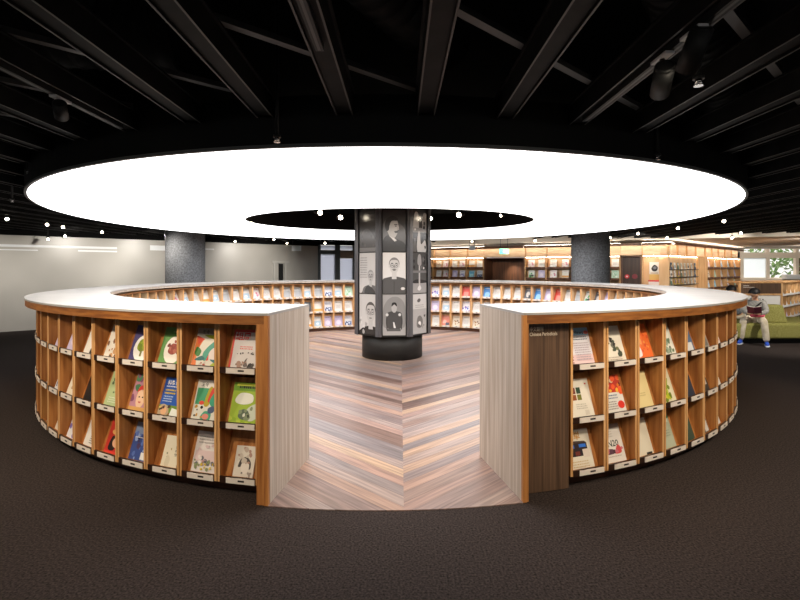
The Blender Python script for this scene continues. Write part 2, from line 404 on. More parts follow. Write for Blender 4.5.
# diagonal flat bars
for i in range(-3, 9):
    c = (-1.84+1.03*i)*1.13-1.16
    segs = []
    # line X = 1.18*Y + c ; clip against the drum circle
    pts = [(1.18*y+c, y) for y in [q*.05 for q in range(-10, 330)]]
    run = []
    for p in pts+[None]:
        ok = p is not None and abs(p[0]) < 14 and (p[0]-CX)**2+(p[1]-CY)**2 > (R+.02)**2 and not (p[0] < WL1.x and p[1] > wl.A.y+wl.u.y*(p[0]-wl.A.x)/wl.u.x-.1) and p[1] < 12
        if ok: run.append(p)
        else:
            if len(run) > 8: segs.append((run[0], run[-1]))
            run = []
    for j, (p, q) in enumerate(segs):
        d = Vector((q[0]-p[0], q[1]-p[1], 0)); ln = d.length
        b = MB(); b.box(0, ln, -.022, .022, 0, .03, M_BAR)
        o = b.build('diagonal_brace', loc=(p[0], p[1], 2.662), rot=(0, 0, math.atan2(d.y, d.x)))
        tag(o, 'grey diagonal brace over the black joists, %s line from left, %s length' % (ORD[i+4], ('nearest', 'next', 'farther')[j]), 'brace', 'diagonal braces')
# ducts and ceiling plates
def duct(p, q, r, lab):
    p, q = Vector(p), Vector(q); b = MB(); n_ = int((q-p).length/.1); pts = []; rs = []
    for i in range(n_+1):
        pts.append(p.lerp(q, i/n_)); rs.append(r)
        if i < n_: pts += [p.lerp(q, (i+.8)/n_), p.lerp(q, (i+.87)/n_), p.lerp(q, (i+.94)/n_)]; rs += [r, r*1.05, r]
    b.tube(pts, rs, M_JOIST, 20); tag(b.build('air_duct'), lab, 'duct')
duct((.9, 1.6, 2.98), (3.0, 4.2, 2.98), .2, 'black spiral air duct above the joists at upper right')
duct((-4.5, 2.6, 3.02), (-1.4, 2.9, 3.02), .2, 'black spiral air duct above the joists at upper left')
duct((-.6, 1.5, 3.02), (.3, 3.0, 3.02), .17, 'thin black spiral duct above the middle joists')
b = MB(); b.box(-.45, .45, -.4, .4, 0, .16, mat('grille_dark', '2c2c2c', .6)); tag(b.build('ceiling_unit', loc=(3.6, 2.6, 2.9), rot=(0, 0, .3)), 'dark square air unit above the right joists', 'air unit')
b = MB(); b.box(-.4, .4, -.35, .35, 0, .16, mat('grille_dark', '2c2c2c', .6)); tag(b.build('ceiling_unit', loc=(4.9, 3.6, 2.9), rot=(0, 0, .3)), 'dark air unit above the far right joists', 'air unit')

# sprinklers
M_CHROME = mat('chrome', 'c8c8c8', .25, .5, 1)
sp = empty('sprinkler_head')
b = MB(); b.tube([(0, 0, .03), (0, 0, .9)], .012, M_BLACK, 10); b.build('drop_pipe', sp)
b = MB(); b.tube([(0, 0, .03), (0, 0, .045)], .024, M_BLACK, 12); b.tube([(0, 0, .012), (0, 0, .03)], .014, M_CHROME, 12); b.tube([(0, 0, 0), (0, 0, .005)], .02, M_CHROME, 14); b.build('nozzle', sp)
SPR = [(277, 142.5, 2.82, 'in front of ring light, left of centre'), (657.5, 160, 3.35, 'in front of the ring light at right'), (28, 174, 4.3, 'by the left rim of the ring light'),
       (698.5, 86, 2.1, 'beside the two big spotlights'), (12, 202, 5.6, 'left of the ring light'), (734, 200, 5.6, 'right of the ring light')]
for i, (x, y, Y, w) in enumerate(SPR):
    o = sp if i == 0 else copy_tree(sp); o.location = px(x, y, Y)
    tag(o, 'chrome sprinkler head on black pipe, '+w, 'sprinkler', 'sprinkler heads')

# big spotlights on the right track, small one on the left
def cylinder_spot(loc, aim, lab, r=.042, ln=.16):
    e = empty('track_spotlight', loc); d = (Vector(aim)-Vector(loc)).normalized()
    b = MB(); b.tube([-d*ln*.5, d*ln*.5], r, M_BLACK, 22); b.tube([-d*ln*.56, -d*ln*.5], [r*.75, r], M_BLACK, 22); b.build('lamp_body', e)
    b = MB(); b.tube([d*(ln*.5), d*(ln*.5+.003)], r*.72, M_LAMP, 20); b.build('lens', e)
    t = JZ-.022-loc[2]
    b = MB(); b.tube([(0, 0, 0), (0, 0, t)], .011, M_BLACK, 8); b.build('stem', e)
    b = MB(); b.box(-.02, .02, -.06, .06, t-.012, t, mat('white_adapter', 'c9c9c9', .5)); b.build('track_adapter', e)
    tag(e, lab, 'spotlight', 'track spotlights'); return e
cylinder_spot((1.18, 2.05, 2.40), (2.2, 4.6, 1.2), 'big black cylinder spotlight hanging lower left on the right track')
cylinder_spot((1.18, 1.83, 2.43), (1.2, 3.6, 0.4), 'big black cylinder spotlight hanging higher right on the right track')
cylinder_spot((-1.90, 2.55, 2.44), (-3.4, 5.2, .6), 'small black spotlight with pale adapter on the left track', .035, .1)

# ------------------------------------------------------------------ beams of two track spotlights, then added fill spots without fixtures
WARM = (1, .84, .64)
for p_, t_, w_, an in (((1.2, 2.12, 2.36), (2.0, 3.75, .7), 75, 80), ((-1.88, 2.6, 2.38), (-2.6, 4.2, .7), 80, 80), ((-1.0, .6, 2.45), (-1.3, 3.3, .5), 70, 62), ((1.4, .6, 2.45), (1.5, 3.3, .5), 70, 62), ((-.9, 6.25, 2.5), (-.3, 7.6, 1.5), 40, 70), ((.7, 6.25, 2.5), (.1, 7.6, 1.5), 40, 70),
                       ((-.2, 1.2, 2.45), (0, 1.9, 0), 40, 110), ((8.0, 7.6, 2.45), (8.0, 9.5, .3), 330, 100), ((16, 17.5, 2.4), (17, 21.4, 1.8), 220, 120), ((10.6, 10.6, 2.45), (11.6, 14.2, .6), 260, 80), ((12.5, 13.5, 2.45), (12.2, 17.6, 1.4), 300, 95),
                       ((3.2, 13.2, 2.45), (3.8, 17.0, 1.5), 260, 95), ((6.4, 12.4, 2.45), (7.4, 15.0, 1.5), 240, 95), ((9.5, 12.2, 2.45), (9.6, 15.4, 1.4), 200, 90), ((13.4, 12.4, 2.45), (12.7, 14.8, .6), 200, 80), ((-6, 10.5, 2.45), (-5.2, 11.6, .8), 80, 110)):
    spot_light(p_, t_, w_, an, .8, WARM if p_[1] < 7 else (1, .93, .83))
for a_ in (-64, -46, -31, -17, 17, 31, 46, 64):           # unseen spots added around the counter to light its outer shelves
    q_ = P(RAD(a_), R+1.85, 2.46); spot_light(q_, P(RAD(a_), R-.05, .65), 150, 80, .8, WARM)

# far spots
sf = empty('track_spotlight')
b = MB(); b.tube([(0, .0, 0), (0, .12, .05)], .032, M_BLACK, 14); b.build('lamp_body', sf)
b = MB(); b.ball((0, -.004, -.003), .027, .014, .027, M_LAMP, 12, 8); b.build('lens', sf)
b = MB(); b.tube([(0, .0, .0), (0, .0, .14)], .008, M_BLACK, 6); b.build('stem', sf)
FAR = [(7, 219), (47, 224.5), (63, 227), (65, 236), (48, 239), (102, 232), (196, 236.3), (235, 241.5), (274, 239.5), (287, 243), (325, 243), (472, 241.5), (535, 240.5),
       (610, 237.5), (638, 233.5), (667, 237.7), (678, 228), (732, 238), (724, 221), (741, 233)]
for i, (x, y) in enumerate(FAR):
    Y = (.90*F)/(HOR-y); lim = min(Y, 11.6 if x > 700 else 13.2 if x > 400 else 15.2)
    if x < 330: lim = min(lim, wl.depth(x)-.5)
    X = xat(x, lim); kj = round((X-.165)/.517); Xk = .165+.517*kj
    if abs(Xk) > .6: lim = Xk*F/(x-400)
    p = px(x, y, lim)
    if i == 0: o = sf
    else:
        o = sf.copy(); COL.objects.link(o)
        for ch in list(sf.children):
            c_ = ch.copy(); COL.objects.link(c_); c_.parent = o
    o.location = p; o.rotation_euler = (0, 0, -math.atan2(p.x, p.y))
    for ch in o.children:
        if ch.name.startswith('stem'): ch.location = (0, 0, 0); ch.scale = (1, 1, (JZ+.06-p.z)/.14)
    pl = ('%s lamp from the left end of the grey wall' % ORD[i+1]) if x < 330 else ('%s lamp right of the photo pillar' % ORD[i-10])
    tag(o, 'small glowing black spotlight, '+pl, 'spotlight', 'track spotlights')
for x, y in ((-60, 262), (70, 262), (145, 262), (250, 262)):
    Y = wl.depth(x); p = px(x, y, Y); q = wl.at(wl.s_at(x), -2.3, 2.42)
    spot_light(q, p-Vector((0, 0, .35)), 230, 88, 1.0, (1, .94, .85))
# spots in the hole aimed at the photo pillar
for i, (x, y, Y) in enumerate(((320, 212.5, 7.7), (340.5, 217.5, 8.6), (430, 218.5, 8.6), (459, 214.8, 7.9), (251, 222, 7.7), (501, 215.5, 7.2))):
    p = px(x, y, Y); e = empty('track_spotlight', p); d = Vector((-.145-p.x, 6.6-p.y, -.5)).normalized()
    sc = 1 if i < 4 else .5
    b = MB(); b.tube([-d*.13*sc, d*0], .045*sc, M_BLACK, 16); b.build('lamp_body', e)
    b = MB(); b.ball((0, 0, 0), .042*sc, .042*sc, .042*sc, M_LAMP, 12, 8); b.build('lens', e)
    b = MB(); b.tube([-d*.07*sc, Vector((-d.x*.07*sc, -d.y*.07*sc, 3.345-p.z))], .009, M_BLACK, 6); b.build('stem', e)
    tag(e, 'glowing spotlight inside the ring light hole, %s from the left of the hole' % ['second', 'third', 'fourth', 'fifth', 'first tiny one', 'last tiny one'][i], 'spotlight', 'track spotlights')

# ================================================================== PHOTO PILLAR
PCX, PCY = xat(392.2, 8.2), 8.2
pp = empty('photo_pillar', (PCX, PCY, 0), RAD(4)); tag(pp, 'black octagonal pillar covered in black and white portrait photographs', 'display pillar', kind='thing')
b = MB(); b.tube([(0, 0, 0), (0, 0, .44)], .54, M_BLACK, 64, smooth=True); b.build('base_drum', pp)
M_POST = mat('gunmetal', '55565b', .35, .5, .3)
b = MB(); AP = .615
oc = [((AP/cos(pi/8))*sin(pi/8+k*pi/4), -(AP/cos(pi/8))*cos(pi/8+k*pi/4)) for k in range(8)]
b.prism(oc, .42, 3.3, M_BLACK); b.build('core', pp)
for k in range(8):
    a = pi/8+k*pi/4; c = Vector(((AP/cos(pi/8))*sin(a), -(AP/cos(pi/8))*cos(a)))
    b = MB(); ring = []
    for sgn in (-1, 1):
        a2 = a+sgn*pi/8; t = Vector((cos(a2), sin(a2)))*(-sgn); nn = Vector((sin(a2), -cos(a2)))
        p = c+t*.058; ring.append((p, nn))
    (pl, nl), (pr, nr) = ring
    co = Vector((sin(a), -cos(a)))
    poly = [pl-nl*.01, pl+nl*.018, c+(nl*.6+co*.4)*.018, c+(nr*.6+co*.4)*.018, pr+nr*.018, pr-nr*.01]
    b.prism([(q.x, q.y) for q in poly], .425, 3.3, M_POST); b.build('corner_post', pp)
# the photographs
def grey(vv): return mat('photo_grey_%d' % vv, '%02x%02x%02x' % (vv, vv, min(255, vv+1)), .16, .5)
def disc(cx, cy, rx, ry, n=20, a0=0, a1=2*pi): return [(cx+rx*cos(a0+(a1-a0)*i/n), cy+ry*sin(a0+(a1-a0)*i/n)) for i in range(n if abs(a1-a0-2*pi) < 1e-6 else n+1)]
def bez(pts, n=5):                # smooth closed outline (Catmull-Rom)
    out = []; k = len(pts)
    for i in range(k):
        p0, p1, p2, p3 = [Vector(pts[(i+j-1) % k]) for j in range(4)]
        for t in [q/n for q in range(n)]:
            out.append(tuple(.5*((2*p1)+(p2-p0)*t+(2*p0-5*p1+4*p2-p3)*t*t+(3*p1-p0-3*p2+p3)*t**3)))
    return out
def art(b, w, h, items, T, eps=.0006):
    """flat coloured shapes laid on a sheet, u to the right and v up, both 0..1"""
    e = [eps]
    def poly(pts, c):
        pts = [(min(max(p[0], 0), 1), min(max(p[1], 0), 1)) for p in pts]
        v = [((p[0]-.5)*w, -e[0], p[1]*h) for p in pts]
        b.add(v, [tuple(range(len(v)))], c, T); e[0] += eps*.22
    for it in items:
        if it[0] == 'r': poly([(it[1], it[2]), (it[3], it[2]), (it[3], it[4]), (it[1], it[4])], it[5])
        elif it[0] == 'e': poly(disc(it[1], it[2], it[3], it[4]), it[5])
        elif it[0] == 'p': poly(it[1], it[2])
        elif it[0] == 's': poly(bez(it[1]), it[2])
        elif it[0] == 'l':      # text lines: u0, v0, u1, count, spacing, colour
            _, u0, v0, u1, cnt, dv, c = it
            for k in range(cnt):
                uu = u0
                while uu < u1-.02:
                    l = .02+.05*random.random(); poly([(uu, v0-k*dv), (min(uu+l, u1), v0-k*dv), (min(uu+l, u1), v0-k*dv+dv*.45), (uu, v0-k*dv+dv*.45)], c); uu += l+.018
        elif it[0] == 't':
            _, body, u, v_, size, c = it
            tv, tf = text_mesh(body, size*h)
            b.add([((u-.5)*w+p[0], -e[0], v_*h+p[1]) for p in tv], tf, c, T); e[0] += eps*.22
        elif it[0] == 'x':      # scattered blots: u0,v0,u1,v1,count,size,colours
            _, u0, v0, u1, v1, cnt, sz, cs = it
            for k in range(cnt):
                cu, cv = u0+(u1-u0)*random.random(), v0+(v1-v0)*random.random(); rr = sz*(.5+random.random())
                poly(bez([(cu+rr*cos(q*1.256)*(.6+.8*random.random()), cv+rr*.75*sin(q*1.256)*(.6+.8*random.random())) for q in range(5)], 3), random.choice(cs))
g = grey
def head(cx, cy, s, skin, hair, suit, glasses=False, beard=False):
    k = .62*s                      # v units are shorter: the sheet is taller than wide
    def U(x): return cx+x*s
    def V(y): return cy+y*k
    L = [('s', [(U(-.9), -.3), (U(-.78), V(-.85)), (U(-.3), V(-.58)), (U(.3), V(-.58)), (U(.78), V(-.85)), (U(.9), -.3)], suit),
         ('p', [(U(-.13), V(-.68)), (U(.13), V(-.68)), (U(.13), V(-.25)), (U(-.13), V(-.25))], skin),
         ('e', cx, V(.08), .30*s, .33*k, hair),
         ('s', [(U(-.26), V(.06)), (U(-.17), V(.26)), (U(.17), V(.26)), (U(.26), V(.06)), (U(.22), V(-.22)), (U(.09), V(-.37)), (U(-.09), V(-.37)), (U(-.22), V(-.22))], skin),
         ('e', U(-.275), V(-.03), .04*s, .08*k, skin), ('e', U(.275), V(-.03), .04*s, .08*k, skin)]
    for q in (-1, 1):
        if glasses: L += [('e', U(q*.12), V(0), .1*s, .1*k, g(60)), ('e', U(q*.12), V(0), .08*s, .08*k, skin)]
        L += [('e', U(q*.12), V(0), .04*s, .025*k, g(45)), ('p', [(U(q*.12-.07), V(.1)), (U(q*.12+.07), V(.1)), (U(q*.12+.06), V(.13)), (U(q*.12-.06), V(.13))], g(70))]
    L += [('p', [(U(-.02), V(0)), (U(.02), V(0)), (U(.05), V(-.13)), (U(-.05), V(-.13))], g(140)), ('e', cx, V(-.235), .09*s, .022*k, g(85))]
    if beard: L.append(('s', [(U(-.13), V(-.18)), (cx, V(-.16)), (U(.13), V(-.18)), (U(.07), V(-.215)), (U(-.07), V(-.215))], hair))
    return L
PH = {}
PH[(0, 0)] = [('r', 0, 0, 1, 1, g(72)), ('s', [(-.1, .1), (.2, .5), (.6, .55), (1.1, .2), (1.1, -.1), (-.1, -.1)], g(88)), ('r', 0, .0, 1, .1, g(120)), ('x', .1, .1, .9, .5, 8, .06, [g(95), g(80)])]
PH[(1, 0)] = [('r', 0, 0, 1, 1, g(74)), ('s', [(0, .1), (.1, .75), (.9, .6), (1, .1)], g(96)), ('s', [(.0, -.02), (.04, .3), (.3, .4), (.62, .3), (.95, .2), (1, -.02)], g(62)),
   ('p', [(.3, .42), (.62, .27), (.52, .24), (.28, .38)], g(215)), ('s', [(.18, .55), (.22, .75), (.4, .8), (.6, .78), (.68, .65), (.7, .56), (.63, .5), (.63, .43), (.5, .33), (.3, .38)], g(178)),
   ('s', [(.1, .62), (.16, .78), (.4, .86), (.62, .82), (.64, .75), (.4, .74), (.3, .64), (.26, .52), (.16, .5)], g(60)), ('r', .5, .64, .64, .66, g(50)), ('e', .57, .615, .035, .012, g(40)), ('s', [(.5, .49), (.64, .5), (.66, .46), (.55, .45)], g(70)), ('p', [(.63, .6), (.72, .53), (.62, .52)], g(165))]
PH[(2, 0)] = [('r', 0, 0, 1, 1, g(70)), ('s', [(.05, .55), (.15, .95), (.4, .95), (.45, .6), (.3, .5)], g(190)), ('s', [(.7, .6), (.75, .95), (1, .95), (1, .6)], g(165)), ('r', 0, .48, 1, .6, g(150)), ('s', [(.35, 0), (.38, .45), (.52, .5), (.6, .2), (.9, .3), (.95, .0)], g(205)), ('s', [(.05, 0), (.1, .3), (.25, .3), (.28, 0)], g(110)), ('x', .1, .1, .9, .9, 10, .05, [g(45), g(225)])]
PH[(0, 1)] = [('r', 0, 0, 1, 1, g(196)), ('l', .06, .86, .5, 9, .06, g(150))]+head(.72, .42, .62, g(178), g(150), g(110), glasses=True)+[('s', [(.35, 0), (.5, .18), (.8, .14), (1, 0)], g(70))]
PH[(1, 1)] = [('r', 0, 0, 1, 1, g(205))]+head(.5, .68, .78, g(188), g(120), g(84), glasses=True, beard=True)+[('p', [(.47, .3), (.53, .3), (.53, .02), (.47, .02)], g(76)), ('e', .88, .12, .09, .035, g(200))]
PH[(2, 1)] = [('r', 0, 0, 1, 1, g(84)), ('r', 0, 0, 1, .25, g(150)), ('s', [(0, .25), (.3, .34), (1, .3), (1, .25)], g(55)), ('r', .44, .2, .54, .95, g(180)), ('s', [(.36, .72), (.4, .94), (.58, .94), (.62, .7)], g(160)), ('s', [(.35, .1), (.5, .2), (.62, .12), (.5, .06)], g(205)), ('r', 0, .5, 1, .56, g(120)), ('e', .8, .62, .05, .03, g(215)), ('x', .1, .5, .9, .9, 7, .06, [g(60), g(110)])]
PH[(0, 2)] = [('r', 0, 0, 1, 1, g(188))]+head(.7, .55, 1.0, g(175), g(84), g(48), glasses=True)+[('x', .0, .05, .5, .4, 6, .06, [g(150), g(200)])]
PH[(1, 2)] = [('r', 0, 0, 1, 1, g(150)), ('s', [(.02, .65), (.3, .9), (.7, .92), (.98, .7), (.95, .2), (.05, .2)], g(128)), ('s', [(.2, .18), (.17, .5), (.35, .58), (.65, .58), (.84, .5), (.8, .18)], g(72)), ('s', [(.4, .6), (.39, .72), (.5, .78), (.61, .72), (.6, .6), (.5, .55)], g(160)), ('s', [(.39, .7), (.42, .79), (.58, .79), (.61, .7), (.5, .75)], g(45)), ('e', .19, .5, .06, .035, g(190)), ('e', .74, .5, .06, .035, g(190)), ('p', [(.45, .32), (.5, .32), (.57, .18), (.48, .18)], g(200)), ('r', .18, .1, .78, .16, g(84)), ('r', .16, .14, .2, .42, g(60)), ('r', .8, .14, .84, .42, g(60))]
PH[(2, 2)] = [('r', 0, 0, 1, 1, g(186)), ('r', 0, 0, 1, .62, g(160)), ('s', [(.32, .82), (.45, .88), (.58, .84), (.45, .78)], g(92)), ('s', [(.3, .2), (.35, .4), (.55, .45), (.72, .35), (.7, .2), (.5, .14)], g(110)), ('e', .5, .25, .1, .06, g(215)), ('l', .2, .7, .8, 2, .05, g(150)), ('x', .2, .1, .9, .45, 6, .05, [g(140), g(90)])]
FW = 2*AP*math.tan(pi/8)-.116-.012
ROWZ = [1.845, 1.145, .45]
for (c, r_), items in PH.items():
    for c2 in ([c-1] if c != 1 else [0]):
        a = c2*pi/4; nrm = Vector((sin(a), -cos(a), 0)); base = nrm*(AP+.014)
        hh = .685
        b = MB(); T = Matrix.Translation((0, 0, 0))
        b.box(-FW/2, FW/2, 0, .013, 0, hh, g(58)); art(b, FW, hh, items, None, .0005)
        o = b.build('photograph', pp, (base.x, base.y, ROWZ[r_]), (0, 0, a))
for c2 in (-2, 2):                # side faces, turned away from the camera
    for r_ in range(3):
        a = c2*pi/4; base = Vector((sin(a), -cos(a), 0))*(AP+.014)
        b = MB(); b.box(-FW/2, FW/2, 0, .013, 0, .685, g(58)); art(b, FW, .685, PH[((1, 0, 2)[r_], (2, 0, 1)[r_])], None, .0005); b.build('photograph', pp, (base.x, base.y, ROWZ[r_]), (0, 0, a))
for z in (1.132, 1.832):
    b = MB(); b.tube([((AP+.012)/cos(pi/8)*sin(pi/8+k*pi/4), -(AP+.012)/cos(pi/8)*cos(pi/8+k*pi/4), z) for k in range(9)], .007, M_BAR, 6)
    b.build('joint_ring', pp)

# ================================================================== THE CIRCULAR BOOKCASE
rb = empty('circular_bookcase', (CX, CY, 0)); tag(rb, 'ring-shaped oak magazine bookcase with a white counter top and open gap', 'bookcase')
A0, A1 = PHR, 2*pi-PHL
b = MB(); b.arc(RI, R+.002, A0, A1, H-.016, H, M_TOP, 150); b.build('countertop', rb)
b = MB(); b.arc(.972*R, R-.004, A0+.006, A1-.006, 1.186, H-.016, M_OAKH, 150); b.build('outer_fascia', rb)
b = MB(); b.arc(RI+.004, RI+.09, A0+.006, A1-.006, 1.216, H-.016, M_VENEER, 150); b.build('inner_fascia', rb)
b = MB(); b.arc(RI+.02, .975*R, A0+.012, A1-.012, 1.17, 1.186, M_OAKH, 150); b.build('under_top', rb)
b = MB(); b.arc(.955*R, .965*R, A0+.012, A1-.012, 0.006, .085, M_PLINTH, 150); b.build('outer_plinth', rb)
b = MB(); b.arc(RI+.04, RI+.08, A0+.012, A1-.012, 0.006, .06, M_PLINTH, 150); b.build('inner_plinth', rb)
b = MB(); b.arc(4.395, 4.405, A0+.012, A1-.012, 0.006, 1.19, M_OAK, 120); b.build('core_wall', rb)
# end panels (radial) and their oak posts
for nm, aa, sg in (('left', 2*pi-PHL, -1), ('right', PHR, 1)):
    t = .028/R*sg
    def q(r, a, z): return (r*sin(a), -r*cos(a), z)
    b = MB(); a_in = aa; a_out = aa+t
    RP = R-.03; lo = [q(RI, a_in, .0), q(RP, a_in, .0), q(RP, a_out, .0), q(RI, a_out, .0)]
    if sg < 0: lo = [lo[3], lo[2], lo[1], lo[0]]
    hi = [(p[0], p[1], H-.017) for p in lo]; lo = [(p[0], p[1], .004) for p in lo]
    b.hexa(lo, hi, M_VENEER); o = b.build('end_panel', rb); o['label'] = 'pale washed-wood end panel facing the gap'
    b = MB(); w0 = aa+t; w1_ = aa+t+sg*(.052 if sg < 0 else .012)/R
    a_, c_ = (w1_, w0) if sg < 0 else (w0, w1_)
    b.arc(.955*R, R-.003, a_, c_, .006, 1.19, M_OAK, 3); b.build('corner_post', rb)
    a_, c_ = (w0, aa) if sg < 0 else (aa, w0)
    b = MB(); b.arc(R-.0295, R-.001, a_, c_, .004, H-.017, M_OAK, 2); b.build('edge_strip', rb)
DA = RAD(12.42); DB = RAD(16.55)
b = MB(); b.arc(.968*R, .978*R, DA, DB, .006, 1.186, M_DARKPANEL, 10); sgp = b.build('sign_panel', rb); sgp['label'] = 'dark smoked-wood sign panel with pale lettering'
M_SIGN = mat('sign_lettering', 'c6b9a8', .45)
for body, zc, size in (('中文期刊', 1.124, .034), ('Chinese Periodicals', 1.090, .035)):
    tv, tf = text_mesh(body, size); b = MB(); rr = .978*R+.002; a_s = DA+.006
    if size < .05: tv = [(p[0]*.78, p[1], 0) for p in tv]
    b.add([(rr*sin(a_s+p[0]/rr), -rr*cos(a_s+p[0]/rr), zc+p[1]) for p in tv], tf, M_SIGN); b.build('lettering', sgp)

# one bay = part; its slanted shelves and label holders = sub-parts.  Local frame: x along the face, y into the shelf
def make_bay(fw, bw, dep, lit_wood):
    MO, ML = (M_OAKLIT, M_OAKLIT) if lit_wood else (M_OAK, M_LIP)
    b = MB(); t = .019; z0, z1 = .085, 1.19
    for s in (-1, 1):
        xa, xb = s*fw, s*bw
        q4 = [(xa, 0), (xb, dep), (xb-s*t, dep), (xa-s*t, 0)]
        if s > 0: pass
        else: q4 = q4[::-1]
        b.prism(q4, z0, z1, MO)
        e4 = [(xa, -.003), (xa, 0), (xa-s*t, 0), (xa-s*t, -.003)]
        if s < 0: e4 = e4[::-1]
        b.prism(e4, z0, z1, M_OAKEDGE)
    b.prism([(-fw, .02), (fw, .02), (bw, dep), (-bw, dep)], z1-.02, z1, MO)
    b.prism([(-bw, dep-.012), (bw, dep-.012), (bw, dep), (-bw, dep)], z0, z1, MO)
    b.prism([(-fw+t, .004), (fw-t, .004), (bw-t, dep-.012), (-bw+t, dep-.012)], z0, z0+.022, MO)
    b.box(-fw+t, fw-t, -.002, .012, z0, z0+.04, M_OAKH)
    o = b.build('bay')
    for zl in LIPZ:
        b = MB(); x = fw-t-.001; x2 = x+(bw-fw)*.55
        # slanted back board and the shelf under it
        b.add([(-x, .045, zl-.03), (x, .045, zl-.03), (x2, .045+.105, zl+.275), (-x2, .045+.105, zl+.275), (-x, .057, zl-.034), (x, .057, zl-.034), (x2, .162, zl+.271), (-x2, .162, zl+.271)],
              [(0, 1, 2, 3), (7, 6, 5, 4), (0, 4, 5, 1), (2, 6, 7, 3), (1, 5, 6, 2), (0, 3, 7, 4)], MO)
        b.box(-x, x, -.004, .052, zl-.042, zl-.028, ML); b.box(-x, x, -.008, .004, zl-.042, zl, ML)
        sh = b.build('slanted_shelf', o)
        b = MB(); b.box(-x*.62, x*.985, -.013, -.008, zl-.040, zl-.003, M_LABEL)
        b.box(-x*.62+(x*1.6)*.42, -x*.62+(x*1.6)*.64, -.0135, -.013, zl-.026, zl-.014, M_INK); lb = b.build('label_holder', o); lb['label'] = 'white shelf label strip'
    return o
LIPZ = [.878, .500, .126]
RF = .979*R; RIF = RI+.045
bay_o = make_bay(.1535, .1440, .285, 0); bay_o.parent = rb
bay_i = make_bay(.1305, .1390, .285, 1); bay_i.parent = rb
PO = RAD(3.825)
outer = []                                   # (angle, side, index)
for k in range(13): outer.append((-RAD(9.95)-PO*(k+.5), 'L', k+1))
for k in range(13): outer.append((RAD(16.62)+PO*(k+.5), 'R', k+1))
inner = []
for k in range(29): inner.append((RAD(194.7)+RAD(3.66)*(k+.5), 'L', k+1))
for k in range(29): inner.append((RAD(167)-RAD(3.72)*(k+.5), 'R', k+1))
for k in range(7): inner.append((RAD(167)+RAD(27.7/7)*(k+.5), 'M', k+1))
BAYS = []
for i, (a, sd, k) in enumerate(outer):
    o = bay_o if i == 0 else copy_tree(bay_o, rb); o.location = (RF*sin(a), -RF*cos(a), 0); o.rotation_euler = (0, 0, a); BAYS.append(('out', a, sd, k))
for i, (a, sd, k) in enumerate(inner):
    o = bay_i if i == 0 else copy_tree(bay_i, rb); o.location = (RIF*sin(a), -RIF*cos(a), 0); o.rotation_euler = (0, 0, a+pi); BAYS.append(('in', a, sd, k))

# ================================================================== MAGAZINES
def col(h): return mat('print_'+h, h, .38, .45)
c = col
WHT, INK = c('ddd8d0'), c('262321')
PAGES = mat('paper_edge', 'd8d0c2', .8)
def mag_mesh(name, w, h, t, base, items):
    b = MB(); b.box(-w/2, w/2, .0008, t, 0.002, h-.002, PAGES); b.box(-w/2-.001, w/2+.001, t, t+.0008, 0, h, base); b.box(-w/2-.001, w/2+.001, 0, .0008, 0, h, base)
    b.box(-w/2-.0018, -w/2-.001, 0, t+.0008, 0, h, base)
    art(b, w, h, items, None, .0004); return b.mesh(name)
def title(txt, colr, u=.06, v=.84, s=.13): return ('t', txt, u, v, s, colr)
# hand-made covers for the near bays, (description, w, h, base, art)
NEAR = {}
NEAR['L', 1, 0] = ('grey animal magazine with red border and red title', .215, .285, c('c8433a'), [('r', .06, .02, .95, .93, c('cfc9c8')), title('組周', c('d8241c'), .07, .75, .21), ('l', .3, .56, .75, 2, .05, c('d24a3c')),
   ('s', [(.5, .12), (.55, .25), (.63, .3), (.6, .22), (.66, .12), (.58, .08)], c('6a5f5c')), ('x', .1, .05, .7, .2, 12, .05, [c('a08070'), c('8a7468'), c('b89a84')]), ('x', .72, .03, .95, .15, 7, .06, [INK, c('443c3a')]), ('x', .12, .3, .92, .45, 7, .025, [INK, c('555')*1 if False else c('555050')])])
NEAR['L', 1, 1] = ('green nature magazine with white blossom', .215, .285, c('9db83c'), [('r', 0, .8, 1, 1, c('6f9a2e')), ('l', .2, .86, .95, 1, .14, INK), ('r', .1, .92, .9, .98, c('c9d24a')), ('s', [(.12, .6), (.3, .75), (.7, .72), (.75, .55), (.5, .48), (.2, .5)], c('e4e6dc')), ('s', [(.55, .3), (.7, .45), (.98, .5), (.98, .2), (.7, .1)], c('c9d0c0')),
   ('s', [(.3, .2), (.42, .36), (.62, .34), (.7, .2), (.5, .12)], c('5c6a58')), ('x', .3, .15, .75, .4, 9, .06, [c('3e4438'), c('83906f'), c('d8dccc')]), ('x', .0, .02, .9, .2, 8, .06, [c('b7c84a'), c('8fae30')])])
NEAR['L', 1, 2] = ('small cream booklet with a dark-haired girl drawing', .15, .215, c('d6cec2'), [('s', [(.2, .35), (.3, .6), (.6, .66), (.82, .5), (.8, .3), (.5, .4)], c('4a4340')), ('s', [(.35, .3), (.4, .5), (.7, .5), (.75, .3), (.55, .15)], c('dfd6cc')), ('x', .05, .5, .95, .95, 12, .08, [c('b5a598'), c('a8877a'), c('c3b8ac')]), ('x', .2, .0, .9, .2, 6, .07, [c('9d9088'), c('77706c')])])
